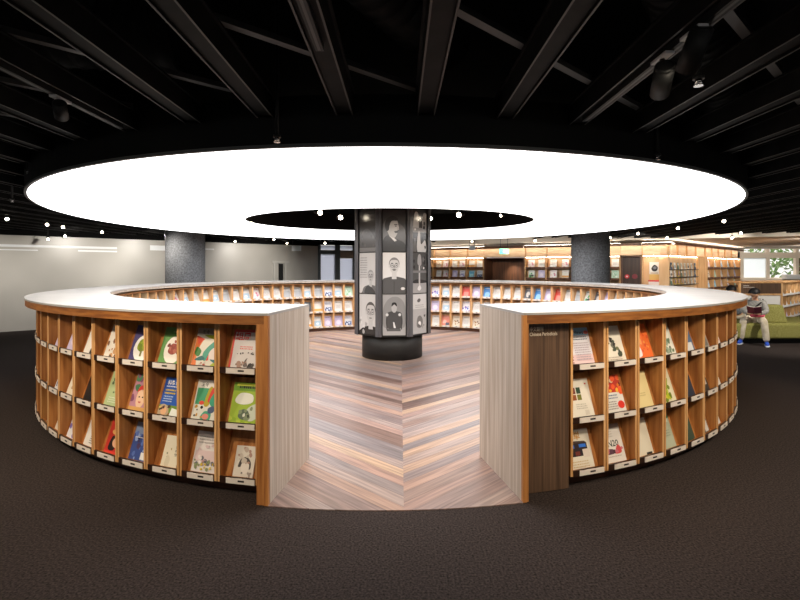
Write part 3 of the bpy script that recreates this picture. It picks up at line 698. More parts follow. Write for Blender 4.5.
NEAR['L', 2, 0] = ('abstract orange and green magazine with grey header', .21, .285, c('d9d4c6'), [('r', 0, .86, 1, 1, c('9a8b7d')), title('王令', INK, .18, .865, .11), ('p', [(.0, .8), (.0, .02), (.2, .02), (.12, .4), (.3, .7)], c('dc7840')), ('p', [(.02, .8), (.35, .72), (.12, .58)], c('dd5a48')), ('s', [(.3, .82), (.6, .74), (1, .7), (1, .84), (.6, .83)], c('9aa82c')), ('s', [(.05, .35), (.1, .52), (.3, .42), (.22, .28)], c('3f7a3a')), ('s', [(.4, .4), (.7, .65), (1, .75), (1, .58), (.75, .5), (.55, .2), (.42, .22)], c('4a9a86')), ('s', [(.1, .2), (.35, .3), (.5, .22), (.3, .18)], c('2f6a6c')), ('s', [(.62, .38), (.8, .52), (1, .5), (1, .25), (.7, .2)], c('ded2ce')), ('p', [(.55, .18), (.65, .2), (.62, .35)], c('d04a44')), ('s', [(.75, .05), (1, .2), (1, .0)], c('a8b43a')), ('s', [(.7, .22), (.98, .2), (.9, .14)], c('35707a')), ('x', .3, .05, .7, .15, 4, .06, [c('b05a50'), c('c8bcb4')])])
NEAR['L', 2, 1] = ('teal illustrated magazine with white header', .21, .285, c('d8d6cc'), [('r', 0, .82, 1, 1, WHT), title('王令', INK, .15, .85, .11), ('r', .04, .4, .6, .8, c('4a9c72')), ('s', [(.4, .4), (.5, .8), (.65, .8), (.6, .4)], c('b2a030')), ('s', [(.52, .5), (.62, .8), (.8, .8), (.65, .5)], c('d0463a')), ('s', [(.6, .5), (.8, .78), (1, .8), (1, .3), (.75, .35)], c('3f9c7c')), ('e', .3, .44, .1, .05, c('d24c3c')), ('s', [(.35, .1), (.5, .25), (.75, .2), (.7, .02), (.45, .02)], c('4aa082')), ('e', .55, .12, .13, .07, c('d8887c')), ('s', [(.6, .32), (.8, .38), (.85, .25), (.65, .2)], c('4a5a78')), ('x', .1, .1, .4, .35, 6, .035, [INK, c('7a7a30'), c('b88a30')])])
NEAR['L', 2, 2] = ('white magazine with pink and yellow flower field', .21, .285, c('dcd5d2'), [('l', .1, .86, .75, 3, .07, c('a8a2a0')), ('r', .05, .3, .98, .55, c('d8c2c2')), ('x', .06, .1, .95, .42, 34, .045, [c('c8b040'), c('d8c66a'), c('88906a'), c('bc8f92'), c('6a6a70'), c('e6dcd8')]), ('x', .1, .55, .9, .7, 5, .04, [c('cfb8ba')])])
NEAR['L', 3, 0] = ('green magazine with red crab in white oval', .2, .28, c('5f8f4f'), [('e', .58, .4, .42, .36, c('e4ded6')), ('s', [(.35, .35), (.45, .55), (.7, .55), (.8, .4), (.6, .28)], c('8c4238')), ('x', .3, .3, .85, .65, 14, .06, [c('9a4a40'), c('7a3a34'), c('b0685a')]), ('l', .4, .86, .9, 1, .08, c('a8c89a'))])
NEAR['L', 3, 1] = ('bright blue magazine with yellow lines and white title', .2, .28, c('2a55a8'), [title('科學世界', WHT, .12, .82, .13), ('l', .1, .76, .7, 1, .05, c('e6e6ea')), ('l', .1, .66, .6, 2, .08, c('e0c030')), ('l', .1, .5, .55, 3, .06, c('b0c0dc')), ('r', 0, 0, 1, .3, c('6a8a3a')), ('s', [(.0, .05), (.1, .3), (.4, .28), (.5, .1), (.3, .02)], c('b09a80')), ('e', .26, .15, .14, .1, c('d8a880')), ('x', .05, .05, .55, .3, 8, .05, [c('4a3a34'), c('cbb070'), c('8a4a34')]), ('p', [(.55, .02), (.98, .02), (.98, .2), (.62, .24)], c('dfe2dc')), ('p', [(.82, .3), (.98, .3), (.98, .55), (.88, .55)], c('a8c0dc'))])
NEAR['L', 3, 2] = ('small cream booklet with a column of vertical characters', .145, .225, c('ddd5c0'), [('r', .78, .3, .86, .85, c('ddd5c0')), ('t', '文', .72, .76, .1, INK), ('t', '藝', .72, .64, .1, INK), ('t', '月', .72, .52, .1, INK), ('t', '刊', .72, .40, .1, INK), ('s', [(.2, .1), (.3, .4), (.5, .3), (.45, .08)], c('cfc6ae')), ('x', .15, .3, .6, .6, 4, .03, [c('b0a070'), c('90947a')])])
NEAR['L', 4, 0] = ('navy magazine with green tree in white circle', .2, .28, c('45406e'), [('e', .58, .38, .45, .36, c('e2e0dc')), ('s', [(.3, .4), (.4, .6), (.7, .62), (.88, .48), (.7, .32), (.45, .3)], c('8a9a2c')), ('r', .52, .16, .62, .36, c('7a7a40')), ('x', .3, .35, .88, .6, 10, .06, [c('a0ac3c'), c('6f8028')]), ('l', .35, .85, .9, 1, .08, c('8a86b0'))])
NEAR['L', 4, 1] = ('colourful magazine with a face under a red hat', .2, .28, c('b08090'), [('x', .0, .3, 1, 1, 16, .13, [c('7a4a68'), c('4a7a5a'), c('c8a8b0'), c('88a050')]), ('s', [(.3, .25), (.32, .55), (.68, .55), (.72, .25), (.5, .1)], c('d8b498')), ('s', [(.25, .52), (.35, .68), (.65, .7), (.78, .52), (.5, .6)], c('c8423c')), ('r', 0, 0, 1, .14, c('c8985a')), ('e', .42, .4, .04, .02, INK), ('e', .6, .4, .04, .02, INK), ('s', [(.42, .28), (.58, .28), (.5, .24)], c('b04a44'))])
NEAR['L', 4, 2] = ('blue collage magazine with a white square', .2, .28, c('3a4c88'), [('r', 0, .7, 1, 1, c('7888a8')), ('x', 0, .05, 1, .95, 30, .07, [c('5a70b0'), c('22284a'), c('8ca0cc'), c('4a3a5a'), c('c8c8d4')]), ('l', .1, .6, .9, 1, .06, c('d8d8e0')), ('r', .62, .08, .92, .26, c('dcdcdc')), ('r', 0, 0, 1, .05, c('3a2c34'))])
NEAR['L', 5, 0] = ('white magazine with brown leaf patches', .19, .27, c('dcd6cc'), [('x', .05, .05, .95, .75, 16, .08, [c('a8744a'), c('7a5238'), c('4a3a30'), c('c09468')]), ('e', .5, .9, .14, .06, INK)])
NEAR['L', 5, 1] = ('pale green magazine with dark leaf sketches', .19, .27, c('a8b88a'), [('x', .2, .4, .9, .95, 10, .06, [c('4a6040'), c('788a60')]), ('l', .2, .25, .9, 3, .06, c('d0d6c0'))])
NEAR['L', 5, 2] = ('red magazine with a dark figure', .19, .27, c('b8342c'), [('e', .6, .78, .3, .1, c('6a9a8a')), ('s', [(.2, .15), (.3, .5), (.6, .45), (.6, .15)], c('241c1c')), ('e', .65, .35, .25, .14, c('d0a080')), ('r', 0, 0, 1, .1, c('d04038')), ('e', .4, .62, .2, .07, c('d8a060'))])
NEAR['L', 6, 0] = ('white magazine with a black figure', .19, .27, c('dedad4'), [('s', [(.5, .05), (.55, .25), (.7, .4), (.95, .3), (.9, .05)], INK), ('l', .5, .85, .9, 2, .06, INK)])
NEAR['L', 6, 1] = ('black magazine with a column of white letters', .19, .27, c('1e1c1c'), [('t', 'E', .7, .78, .14, WHT), ('t', 'Z', .7, .63, .14, WHT), ('t', 'U', .7, .48, .14, WHT), ('t', 'O', .7, .33, .14, WHT), ('t', 'M', .7, .18, .14, WHT)])
NEAR['L', 6, 2] = ('white magazine with small print at the foot', .19, .27, c('d8d4d0'), [('l', .4, .3, .95, 4, .06, c('6a6662'))])
NEAR['R', 1, 0] = ('pale blue and pink text magazine', .205, .28, c('d4d2da'), [('r', 0, .8, 1, 1, c('8fb4d2')), ('r', 0, 0, 1, .3, c('d8bcc0')), ('t', 'UK News', .08, .83, .13, INK), ('e', .9, .87, .1, .05, c('d86a60')), ('l', .1, .74, .9, 2, .06, c('5a6a80')), ('l', .25, .58, .9, 8, .06, c('a89aa8')), ('l', .05, .5, .12, 7, .07, c('8a4a50'))])
NEAR['R', 1, 1] = ('cream magazine with four small coloured squares', .205, .28, c('d8d2c6'), [('r', .2, .62, .38, .78, c('6a2c20')), ('r', .42, .62, .6, .78, c('24402c')), ('r', .2, .46, .38, .6, c('8a4a20')), ('r', .42, .46, .6, .6, c('6a6a20')), ('r', .82, .84, .9, .88, c('b04038')), ('l', .3, .34, .75, 3, .05, c('a8a296')), ('r', .62, .08, .8, .2, c('c8c0b4'))])
NEAR['R', 1, 2] = ('cream magazine, orange title, dark shop scene', .205, .28, c('d6cfc0'), [('t', '菜単', .04, .76, .22, c('c08a3c')), ('r', 0, .34, .85, .66, c('2a2024')), ('r', .02, .54, .3, .62, c('2f6ac8')), ('r', .5, .55, .8, .63, c('2f6ac8')), ('r', .3, .36, .5, .46, c('6a3028')), ('r', .62, .3, .9, .5, c('d0c4b8')), ('p', [(0, .66), (.1, .72), (.75, .7), (.85, .66)], c('4a3a34')), ('l', .1, .2, .8, 3, .06, c('c0a880'))])
NEAR['R', 2, 0] = ('white magazine with dark flower sketches', .205, .28, c('d8d2c6'), [('t', 'CUE', .06, .82, .16, c('4a4540')), ('x', .1, .35, .6, .68, 10, .07, [c('4a5448'), c('6a6a60'), INK]), ('x', .45, .2, .9, .4, 7, .06, [c('3e463a'), c('6a6a48')]), ('l', .1, .14, .8, 2, .06, c('a89a90'))])
NEAR['R', 2, 1] = ('white magazine with red and orange dishes', .205, .28, c('d8d6d2'), [('r', 0, .55, 1, 1, c('b8382c')), ('x', 0, .55, 1, 1, 20, .1, [c('d87a30'), c('e0b040'), c('7a2420'), c('d8c8a8'), c('e05a30')]), ('l', .1, .46, .7, 2, .07, c('6a7a98')), ('e', .8, .22, .16, .1, c('d0382c')), ('l', .15, .3, .6, 4, .06, c('8a8480'))])
NEAR['R', 2, 2] = ('white magazine, dark numerals, pink figures', .205, .28, c('d6d0ca'), [('r', 0, .9, 1, 1, c('8a7a74')), ('t', 'ON20', .02, .44, .22, c('2a3a30')), ('s', [(.55, .26), (.72, .46), (.85, .4), (.85, .26)], c('c84848')), ('s', [(.15, .26), (.25, .38), (.5, .36), (.5, .26)], c('5a3a48')), ('x', .1, .27, .9, .36, 6, .05, [c('c06a78'), c('4a3038')]), ('e', .2, .8, .08, .06, c('b0b040')), ('l', .3, .8, .6, 3, .06, c('b8b2ac')), ('l', .2, .18, .8, 1, .05, c('a0988f'))])
NEAR['R', 3, 0] = ('orange magazine with white and mauve shapes', .2, .28, c('d8662c'), [('s', [(.1, .45), (.3, .62), (.5, .5), (.3, .4)], c('a0708a')), ('s', [(.05, .1), (.1, .36), (.35, .36), (.38, .12)], c('d8d4d8')), ('x', .4, .2, .95, .85, 14, .05, [c('c84a28'), c('e0904a')]), ('x', .05, .7, .6, .95, 6, .05, [c('b84a28')])])
NEAR['R', 3, 1] = ('pale yellow magazine with a bold dark S', .2, .28, c('d6c592'), [('t', '4S', .1, .78, .15, INK), ('l', .2, .4, .7, 2, .06, c('b8a878'))])
NEAR['R', 3, 2] = ('cream magazine with dark vertical title', .2, .28, c('d2cab8'), [('t', '人', .12, .78, .13, INK), ('t', '文', .12, .62, .13, INK), ('t', '誌', .12, .46, .13, INK), ('r', .6, .04, .92, .1, INK)])
NEAR['R', 4, 0] = ('white magazine with a grey-green forest', .19, .275, c('d0d0c8'), [('x', .2, .05, .9, .7, 18, .09, [c('5a7058'), c('8a9a88'), c('38443a'), c('b0b8ac')])])
NEAR['R', 4, 1] = ('cream magazine with a yellow-green plant', .19, .275, c('cfcab0'), [('s', [(.3, .1), (.4, .5), (.8, .7), (.6, .4), (.5, .1)], c('8a9a2c')), ('x', .2, .05, .8, .5, 9, .08, [c('a8b030'), c('6a7a28'), c('c8c040')])])
NEAR['R', 4, 2] = ('pale green magazine with green top band', .19, .275, c('aab09c'), [('r', 0, .84, 1, 1, c('3c7a58')), ('r', .1, .74, .9, .82, c('c8d0c0')), ('l', .2, .5, .8, 3, .07, c('8a9484'))])
NEAR['R', 5, 0] = ('blue and white magazine', .19, .275, c('4a6488'), [('r', 0, .7, 1, 1, c('d4d4d4')), ('r', .2, .05, .9, .3, c('c8ccd2')), ('r', .3, .62, .9, .7, c('b05a50'))])
NEAR['R', 5, 1] = ('dark navy magazine with red lettering', .19, .275, c('2a3444'), [('l', .3, .8, .9, 2, .08, c('a04840'))])
NEAR['R', 5, 2] = ('dark green magazine', .19, .275, c('3c4c40'), [('e', .5, .5, .3, .2, c('5a6a58'))])
NEAR['R', 6, 0] = ('grey magazine', .19, .275, c('8a8a86'), [('r', .1, .1, .9, .6, c('6a6a68'))])
NEAR['R', 6, 1] = ('black and white magazine', .19, .275, c('3a3836'), [('r', .2, .2, .9, .5, c('b8b4b0'))])
NEAR['R', 6, 2] = ('dark magazine with a white side band', .19, .275, c('33302f'), [('r', .6, .05, .95, .9, c('cfcac6'))])
NEAR_MESH = {k: mag_mesh('magazine', q[1], q[2], .008, q[3], q[4]) for k, q in NEAR.items()}
# a stock of covers for the rest
STOCK = []
def stock(desc, base, items, w=.2, h=.275): STOCK.append((desc, mag_mesh('magazine', w, h, .008, base, items), h))
stock('white magazine with grey text', c('dcdad6'), [('l', .12, .86, .8, 1, .1, c('6a6866')), ('l', .2, .6, .8, 5, .07, c('b4b0ac'))])
stock('white magazine with a pale blue picture', c('dcdcda'), [('r', .1, .15, .9, .6, c('a8c4d8')), ('l', .12, .86, .8, 1, .1, c('4a6a8a')), ('e', .5, .35, .2, .1, c('d8e2ea'))])
stock('bright blue magazine', c('3f86cc'), [('l', .12, .84, .85, 1, .12, c('e6eef4')), ('s', [(.2, .1), (.3, .5), (.8, .45), (.7, .1)], c('86b8e0'))])
stock('sky blue magazine', c('76bcdc'), [('l', .15, .85, .8, 1, .1, WHT), ('r', .15, .1, .85, .5, c('a8dcea'))])
stock('lilac magazine', c('c2b8d8'), [('l', .15, .85, .8, 1, .1, c('5a4a80')), ('e', .5, .4, .3, .22, c('dcd2e4'))])
stock('white magazine with a navy photo', c('d8d8dc'), [('r', .08, .08, .92, .45, c('3c4a7a')), ('l', .12, .82, .85, 2, .1, c('3a4a80')), ('x', .1, .1, .9, .45, 6, .1, [c('7888b0'), c('c8d0e0')])])
stock('cream magazine with brown sketch', c('dacfbd'), [('x', .2, .2, .8, .65, 8, .1, [c('a8835c'), c('7a5a40')]), ('l', .15, .86, .8, 1, .1, c('6a4a34'))])
stock('salmon pink magazine', c('dc8a78'), [('l', .15, .85, .8, 1, .1, WHT), ('r', .5, .05, .95, .35, c('5a5a68')), ('s', [(.1, .3), (.3, .6), (.6, .5), (.5, .3)], c('e8b4a4'))])
stock('red magazine', c('cc4438'), [('l', .15, .85, .85, 1, .1, WHT), ('r', .2, .1, .8, .5, c('dc8074'))])
stock('pale green magazine', c('b8d4be'), [('l', .15, .85, .8, 1, .1, c('3a6a4a')), ('x', .1, .1, .9, .6, 8, .1, [c('8ab894'), c('dce8dc')])])
stock('white magazine with green and black picture', c('d8dcd6'), [('x', .05, .1, .95, .6, 12, .12, [c('3a9a58'), c('2a3a34'), c('a8d080')]), ('l', .12, .86, .8, 1, .1, c('2a5a3a'))])
stock('dark grey magazine with pale portrait', c('5c6068'), [('e', .45, .45, .24, .24, c('c8c0b8')), ('r', .55, .1, .9, .4, c('2e3238')), ('l', .12, .86, .8, 1, .1, WHT)])
stock('white magazine with pink blossoms', c('e0dad8'), [('x', .1, .1, .9, .6, 10, .09, [c('dca0b0'), c('c87a90'), c('e6c8cc')]), ('l', .12, .86, .8, 1, .1, c('a04a68'))])
stock('white magazine with a bare orange band', c('dedad2'), [('r', 0, .12, 1, .34, c('e0a050')), ('l', .12, .86, .8, 1, .1, c('b05a2c'))])
stock('white magazine with purple and blue figures', c('dcdae0'), [('x', .1, .1, .9, .55, 9, .1, [c('7a68b0'), c('4a6ac0'), c('b8a8d8')]), ('l', .12, .86, .8, 1, .1, c('3c3a6a'))])
stock('pale grey magazine', c('c6c8ca'), [('r', .1, .1, .9, .66, c('a4a8ac')), ('l', .12, .86, .8, 1, .1, INK)])
ROWN = ['top', 'middle', 'bottom']
TILT = math.atan(.105/.305)
def place_mag(mesh, kind, a, zrow, dx, lab, grp, lean=0):
    o = bpy.data.objects.new('magazine', mesh); COL.objects.link(o)
    rz = a if kind == 'out' else a+pi; r = RF if kind == 'out' else RIF
    base = Vector((CX+r*sin(a), CY-r*cos(a), 0)); off = Matrix.Rotation(rz, 3, 'Z') @ Vector((dx, .032+lean, LIPZ[zrow]-.0265))
    o.location = base+off; o.rotation_euler = (-TILT, 0, rz)
    return tag(o, lab, 'magazine', grp)
rnd = random.Random(11)
order = list(range(len(STOCK)))
wts = [6, 4.5, 1.1, 1.3, 2, 2.2, 1.5, .8, .4, 2, 1.4, 1.2, 2, 1.4, 2, 1.8]
for kind, a, sd, k in BAYS:
    for r_ in range(3):
        if kind == 'out':
            if k > 11: continue
            key = (sd, k, r_)
            where = '%s row, %s bay %s' % (ROWN[r_], ORD[k], 'left of gap' if sd == 'L' else 'right of sign panel')
            if key in NEAR:
                q = NEAR[key]; place_mag(NEAR_MESH[key], 'out', a, r_, (.012 if sd == 'L' else -.012), q[0]+', '+where, 'magazines on the outer shelves')
                if key in (('L', 2, 0), ('L', 2, 1), ('L', 1, 2)): pass
            elif k <= 9:
                st = STOCK[rnd.choices(order, wts)[0]]
                place_mag(st[1], 'out', a, r_, 0, 'outer '+st[0]+', '+where, 'magazines on the outer shelves')
        else:
            if r_ == 2 and abs(((a-pi+pi) % (2*pi))-pi) > RAD(42): continue
            if r_ == 1 and abs(a-pi) > RAD(62): continue
            if sd == 'M' and not k in (1, 7): continue
            st = STOCK[rnd.choices(order, wts)[0]]
            dr = 'left' if sd == 'L' else 'right'
            if sd == 'M': wh = 'inside ring, %s row, half behind pillar at %s' % (ROWN[r_], 'right' if k == 1 else 'left')
            else: wh = 'inside ring, %s row, %s %s of pillar' % (ROWN[r_], ORD[k], dr)
            place_mag(st[1], 'in', a, r_, rnd.uniform(-.012, .012), st[0]+' '+wh, 'magazines inside the ring')

# ================================================================== BACK BOOKCASES
ZR = [1.61, 1.23, .85, .47, .09]
TOPZ, FRZ = 2.36, 1.975
def wbox(b, wall, s0, x0, x1, y0, y1, z0, z1, m): b.box(x0, x1, y0, y1, z0, z1, m)
M_BACKW = noisy('pale_back', 'd3ab80', 'e2c19a', (3, 3, 1), 3, .6, .3)
def unit(name, wall, xs, lab, rows=5, frieze=True, shelves=True, depth=.34):
    """a built-in bookcase between the photo columns xs[0] .. xs[-1], dividers at every value"""
    ss = [wall.s_at(x) for x in xs]; s0 = ss[0]; q = [k-s0 for k in ss]
    e = empty(name, wall.at(s0), wall.rz()); tag(e, lab, 'bookcase')
    b = MB(); b.box(0, q[-1], depth-.02, depth, 0, FRZ, M_BACKW); b.build('back_panel', e)
    for i, k in enumerate(q):
        b = MB(); a0 = k if i == 0 else k-.02 if i < len(q)-1 else k-.035
        b.box(a0, a0+.035, 0, depth-.02, 0, FRZ, M_LWOOD); b.build('upright', e)
    if shelves:
        for z in ZR[:rows]:
            b = MB(); b.box(.036, q[-1]-.036, .02, depth-.021, z-.03, z-.005, M_WALNUT); b.box(.036, q[-1]-.036, .005, .02, z-.045, z+.02, M_WALNUT); b.build('shelf', e)
    friezes(e, q, depth); return e, q
def friezes(e, q, depth):
    b = MB(); b.box(0, q[-1], .10, depth, FRZ+.03, TOPZ, M_FRIEZE)
    for k in q[:-1]: b.box(k, k+.03, .05, .10, FRZ+.03, TOPZ, M_LWOOD)
    b.build('frieze', e)
    b = MB(); b.box(0, q[-1], -.02, depth, FRZ, FRZ+.03, M_LWOOD); b.build('lower_rail', e)
    b = MB(); b.box(0, q[-1], -.12, depth, TOPZ, TOPZ+.035, M_WALNUT); b.box(0, q[-1], -.12, -.10, TOPZ-.045, TOPZ, M_WALNUT); b.build('cornice', e)
    b = MB(); b.box(.01, q[-1]-.01, -.07, -.045, TOPZ-.012, TOPZ, M_LED); l1 = b.build('light_strip', e); l1['label'] = 'glowing warm light strip'
    b = MB(); b.box(.01, q[-1]-.01, .02, .06, TOPZ+.035, TOPZ+.045, M_LEDUP); b.build('light_strip', e)
    b = MB(); b.box(.04, q[-1]-.04, .03, .055, FRZ-.012, FRZ, M_LED); b.build('light_strip', e)
def wmag(wall, x, z, st, lab, grp, d=.05, tilt=.22, sc=1.0):
    o = bpy.data.objects.new('magazine', st[1]); COL.objects.link(o); s_ = wall.s_at(x)
    o.location = wall.at(s_, d, z); o.rotation_euler = (-tilt, 0, wall.rz()); o.scale = (sc, 1, sc*.95)
    return tag(o, lab, 'magazine', grp)
unit('wall_bookcase', w1, [417, 433, 449, 466.5, 484], 'tall lit oak bookcase behind the ring, just right of the pillar')
unit('wall_bookcase', w1, [524.5, 546, 572, 596, 620.5], 'tall lit oak bookcase passing behind the right granite column')
unit('wall_bookcase', w2, [707.5, 714, 720.5, 727, 733.5, 740.5], 'tall lit oak bookcase at far right with five narrow bays')
for i, x in enumerate((438, 445, 454, 461.5, 471, 479)):
    for r_ in (0, 1):
        st = STOCK[rnd.choices(order, wts)[0]] if r_ else STOCK[rnd.choice([0, 1, 12, 13, 0, 6])]
        wmag(w1, x, ZR[r_], st, '%s, %s row, bookcase right of pillar, %s along' % (st[0], ('upper', 'second')[r_], ORD[i+1]), 'magazines on the back bookcases', sc=1.05)
for i, x in enumerate((531, 541, 553, 565, 615)):
    for r_ in (0, 1):
        st = STOCK[rnd.choices(order, wts)[0]] if r_ else STOCK[rnd.choice([0, 1, 12, 13, 0, 6])]
        wmag(w1, x, ZR[r_], st, '%s, %s row, bookcase by granite column, %s along' % (st[0], ('upper', 'second')[r_], ORD[i+1]), 'magazines on the back bookcases', sc=1.1)
for i, x in enumerate((711, 717.3, 723.8, 730.3, 737)):
    for r_ in (0, 1, 2):
        st = STOCK[rnd.choices(order, wts)[0]] if r_ else STOCK[rnd.choice([0, 1, 12, 6])]
        wmag(w2, x, ZR[r_], st, '%s, %s row, far right bookcase, %s bay' % (st[0], ('upper', 'second', 'third')[r_], ORD[i+1]), 'magazines on the back bookcases', sc=1.15)
# alcove between the first two bookcases
def recess(name, wall, x0, x1, depth, mback, lab):
    s0, s1 = wall.s_at(x0), wall.s_at(x1); e = empty(name, wall.at(s0), wall.rz()); tag(e, lab, 'door', kind='structure'); wdt = s1-s0
    b = MB(); b.box(0, wdt, depth, depth+.05, 0, FRZ, mback); b.build('door_leaf', e)
    b = MB(); b.box(0, .04, 0, depth, 0, FRZ, M_WALNUT); b.box(wdt-.04, wdt, 0, depth, 0, FRZ, M_WALNUT); b.box(0, wdt, 0, depth, FRZ-.03, FRZ, M_WALNUT); b.build('door_frame', e)
    return e, wdt
e, wd = recess('door_2', w1, 484.2, 524.3, .9, M_WALNUT, 'dark walnut doorway recess between the oak bookcases'); friezes_q = [0, wd/2, wd]
b = MB(); b.box(0, wd, .10, .9, FRZ+.03, TOPZ, M_FRIEZE); b.build('frieze', e); b = MB(); b.box(0, wd, -.12, .34, TOPZ, TOPZ+.035, M_WALNUT); b.box(0, wd, -.12, -.10, TOPZ-.045, TOPZ, M_WALNUT); b.build('cornice', e)
b = MB(); b.box(0, wd, -.07, -.045, TOPZ-.012, TOPZ, M_LED); b.build('light_strip', e)
q = w1.at(w1.s_at(508), .55, 1.93); spot_light(q, q+Vector((w1.n.x*.25, w1.n.y*.25, -.8)), 60, 90, .9)
e, wd = recess('door_3', w1, 620.7, 641.5, .12, M_DOORW, 'dark timber door beside the brochure display')
b = MB(); b.box(0, wd, .10, .34, FRZ+.03, TOPZ, M_FRIEZE); b.build('frieze', e); b = MB(); b.box(0, wd, -.12, .34, TOPZ, TOPZ+.035, M_WALNUT); b.box(0, wd, -.12, -.10, TOPZ-.045, TOPZ, M_WALNUT); b.build('cornice', e)
b = MB(); b.box(0, wd, -.07, -.045, TOPZ-.012, TOPZ, M_LED); b.build('light_strip', e)
M_RED = mat('sign_red', 'c8202c', .5)
for x, lb in ((626.8, 'round red sign with pale centre on the dark door'), (634.6, 'plain round dark red sign on the dark door')):
    p = w1.at(w1.s_at(x), .10, w1.z_at(x, 276.5)); b = MB(); b.tube([(0, 0, 0), (0, .018, 0)], .068 if x < 630 else .08, M_RED if x < 630 else mat('dim_red', '7c1c28', .5), 20)
    if x < 630: b.tube([(0, -.002, 0), (0, 0, 0)], .025, mat('sign_pale', 'e6cccc', .5), 14)
    tag(b.build('round_sign', loc=p, rot=(0, 0, w1.rz())), lb, 'sign')
# brochure display wall, both sides of the corner
s0, sB = w1.s_at(641.7), w1.len
de = empty('display_wall', w1.at(s0), w1.rz()); tag(de, 'lit oak display wall with a rack of brochures and one poster', 'display wall', kind='thing')
L1 = sB-s0
b = MB(); b.box(0, L1, .22, .34, 0, FRZ, M_BACKW); b.box(0, .04, 0, .22, 0, FRZ, M_LWOOD); b.build('back_panel', de); friezes(de, [0, L1], .34)
s2 = w2.s_at(707.3); dl = Matrix.Rotation(-w1.rz(), 3, 'Z') @ (w2.at(0)-w1.at(s0)); de2 = empty('side_wall', dl, w2.rz()-w1.rz()); de2.parent = de
b = MB(); b.box(0, s2, .05, .34, 0, FRZ, M_BACKW); b.box(w2.s_at(698), s2, .0, .05, 0, FRZ, M_LWOOD); b.build('back_panel', de2)
friezes(de2, [w2.s_at(x)-0 for x in (670.3, 680, 689, 698)]+[s2], .34)
# poster
p = w1.at(w1.s_at(654.3), .195, 1.20); b = MB(); b.box(-.14, .14, 0, .012, 0, .58, WHT)
art(b, .28, .58, [('r', .0, .0, 1, .32, c('d8b060')), ('s', [(.2, .65), (.5, .85), (.85, .7), (.7, .5), (.35, .5)], INK), ('e', .55, .68, .18, .08, c('6a6a70')), ('r', .1, .34, .9, .42, c('c8b49a'))], None); tag(b.build('poster', loc=p, rot=(0, 0, w1.rz())), 'white poster with a black round figure on the oak display wall', 'poster')
p = w1.at(w1.s_at(653.8), .12, 1.02); b = MB(); b.box(-.15, .15, 0, .06, 0, .17, c('e0d4d0')); b.box(-.16, .16, -.005, .065, .13, .18, c('d84848')); tag(b.build('notice_box', loc=p, rot=(0, 0, w1.rz())), 'white box with a red top edge under the poster', 'box')
b = MB(); b.box(-.16, .16, .005, .2, .98, 1.02, M_LWOOD); o = b.build('ledge', de, (w1.s_at(653.8)-s0, 0, 0))
# brochures: three rows, wires as part of the rack
bm = []
for i, (base, it) in enumerate(((c('dcdad4'), [('r', .1, .2, .9, .6, c('8aa0b0'))]), (c('d8d4c8'), [('l', .2, .8, .9, 5, .12, c('7a7a70'))]), (c('4a5a70'), [('e', .5, .5, .3, .2, c('c8b890'))]), (c('e0dcd8'), [('x', .1, .1, .9, .8, 6, .12, [c('5a8a60'), c('b0683a')])]),
                                (c('c8a84a'), [('r', .5, .2, 1, .9, c('5a4a8a'))]), (c('6a8a7a'), [('r', .1, .6, .9, .9, WHT)]), (c('dad6ce'), [('s', [(.2, .2), (.3, .6), (.8, .5), (.7, .2)], c('3a3a40'))]))):
    bm.append((('white brochure with a blue photo', 'white brochure of text', 'navy brochure', 'white brochure with green and brown spots', 'yellow and purple brochure', 'green brochure', 'white brochure with a black figure')[i], mag_mesh('brochure', .105, .21, .006, base, it)))
for r_, (z, xs) in enumerate(((1.55, 11), (1.30, 11), (1.05, 11))):
    for k in range(xs):
        x = 662.3+k*3.35; wall, d = (w1, .17) if x < 669.3 else (w2, .01)
        st = rnd.choice(bm); s_ = wall.s_at(x)
        if wall is w2 and s_ < .06: s_ = .07
        if wall is w1: s_ = min(s_, w1.len-.1)
        o = bpy.data.objects.new('brochure', st[1]); COL.objects.link(o); o.location = wall.at(s_, d, z); o.rotation_euler = (-.12, 0, wall.rz()); o.scale = (1 if wall is w1 else 1.25, 1, 1)
        tag(o, '%s, %s row of display rack, %s from left' % (st[0], ('top', 'middle', 'bottom')[r_], ORD[k+1]), 'brochure', 'brochures on the display wall')
for z in (1.55, 1.30, 1.05):
    b = MB(); b.box(w1.s_at(660.5)-s0, L1-.01, .14, .222, z-.02, z-.003, M_BAR); b.build('rack_ledge', de)
    b = MB(); b.box(.03, w2.s_at(698), -.02, .05, z-.02, z-.003, M_BAR); b.build('rack_ledge', de2)

# hanging signs
M_GREEN = mat('exit_green', (.02, .55, .33), .4, .3, 0, 1.0); M_SIGNW = mat('sign_white', 'e8f0f4', .5)
def hang_sign(name, x, y0, y1, wpx, Y, m, lab, pict=False, top=2.5):
    p = px(x, y1, Y); h = (y1-y0)*Y/F; w = wpx*Y/F; e = empty(name, p); tag(e, lab, 'sign')
    b = MB(); b.box(-w/2, w/2, -.02, .02, 0, h, m); pl = b.build('sign_face', e)
    if pict:      # running figure through a doorway
        b = MB(); k = h
        b.ball((-.02*k, -.022, .74*k), .09*k, .004, .09*k, M_SIGNW, 10, 6)
        for pts in ([(-.06, .62), (.0, .36)], [(.0, .36), (.14, .24), (.12, .08)], [(.0, .36), (-.14, .22), (-.3, .2)], [(-.06, .6), (.12, .52), (.22, .6)], [(-.06, .6), (-.22, .52), (-.26, .4)]):
            b.tube([(u*k, -.022, v_*k) for u, v_ in pts], .045*k, M_SIGNW, 6)
        b.box(w*.2, w*.42, -.023, -.02, .12*k, .86*k, M_SIGNW); b.build('pictogram', pl)
    for sx_ in (-1, 1):
        b = MB(); b.tube([(sx_*w*.4, 0, h), (sx_*w*.4, 0, top-p.z)], .006, M_BLACK, 6); b.build('hanger_rod', e)
    return e
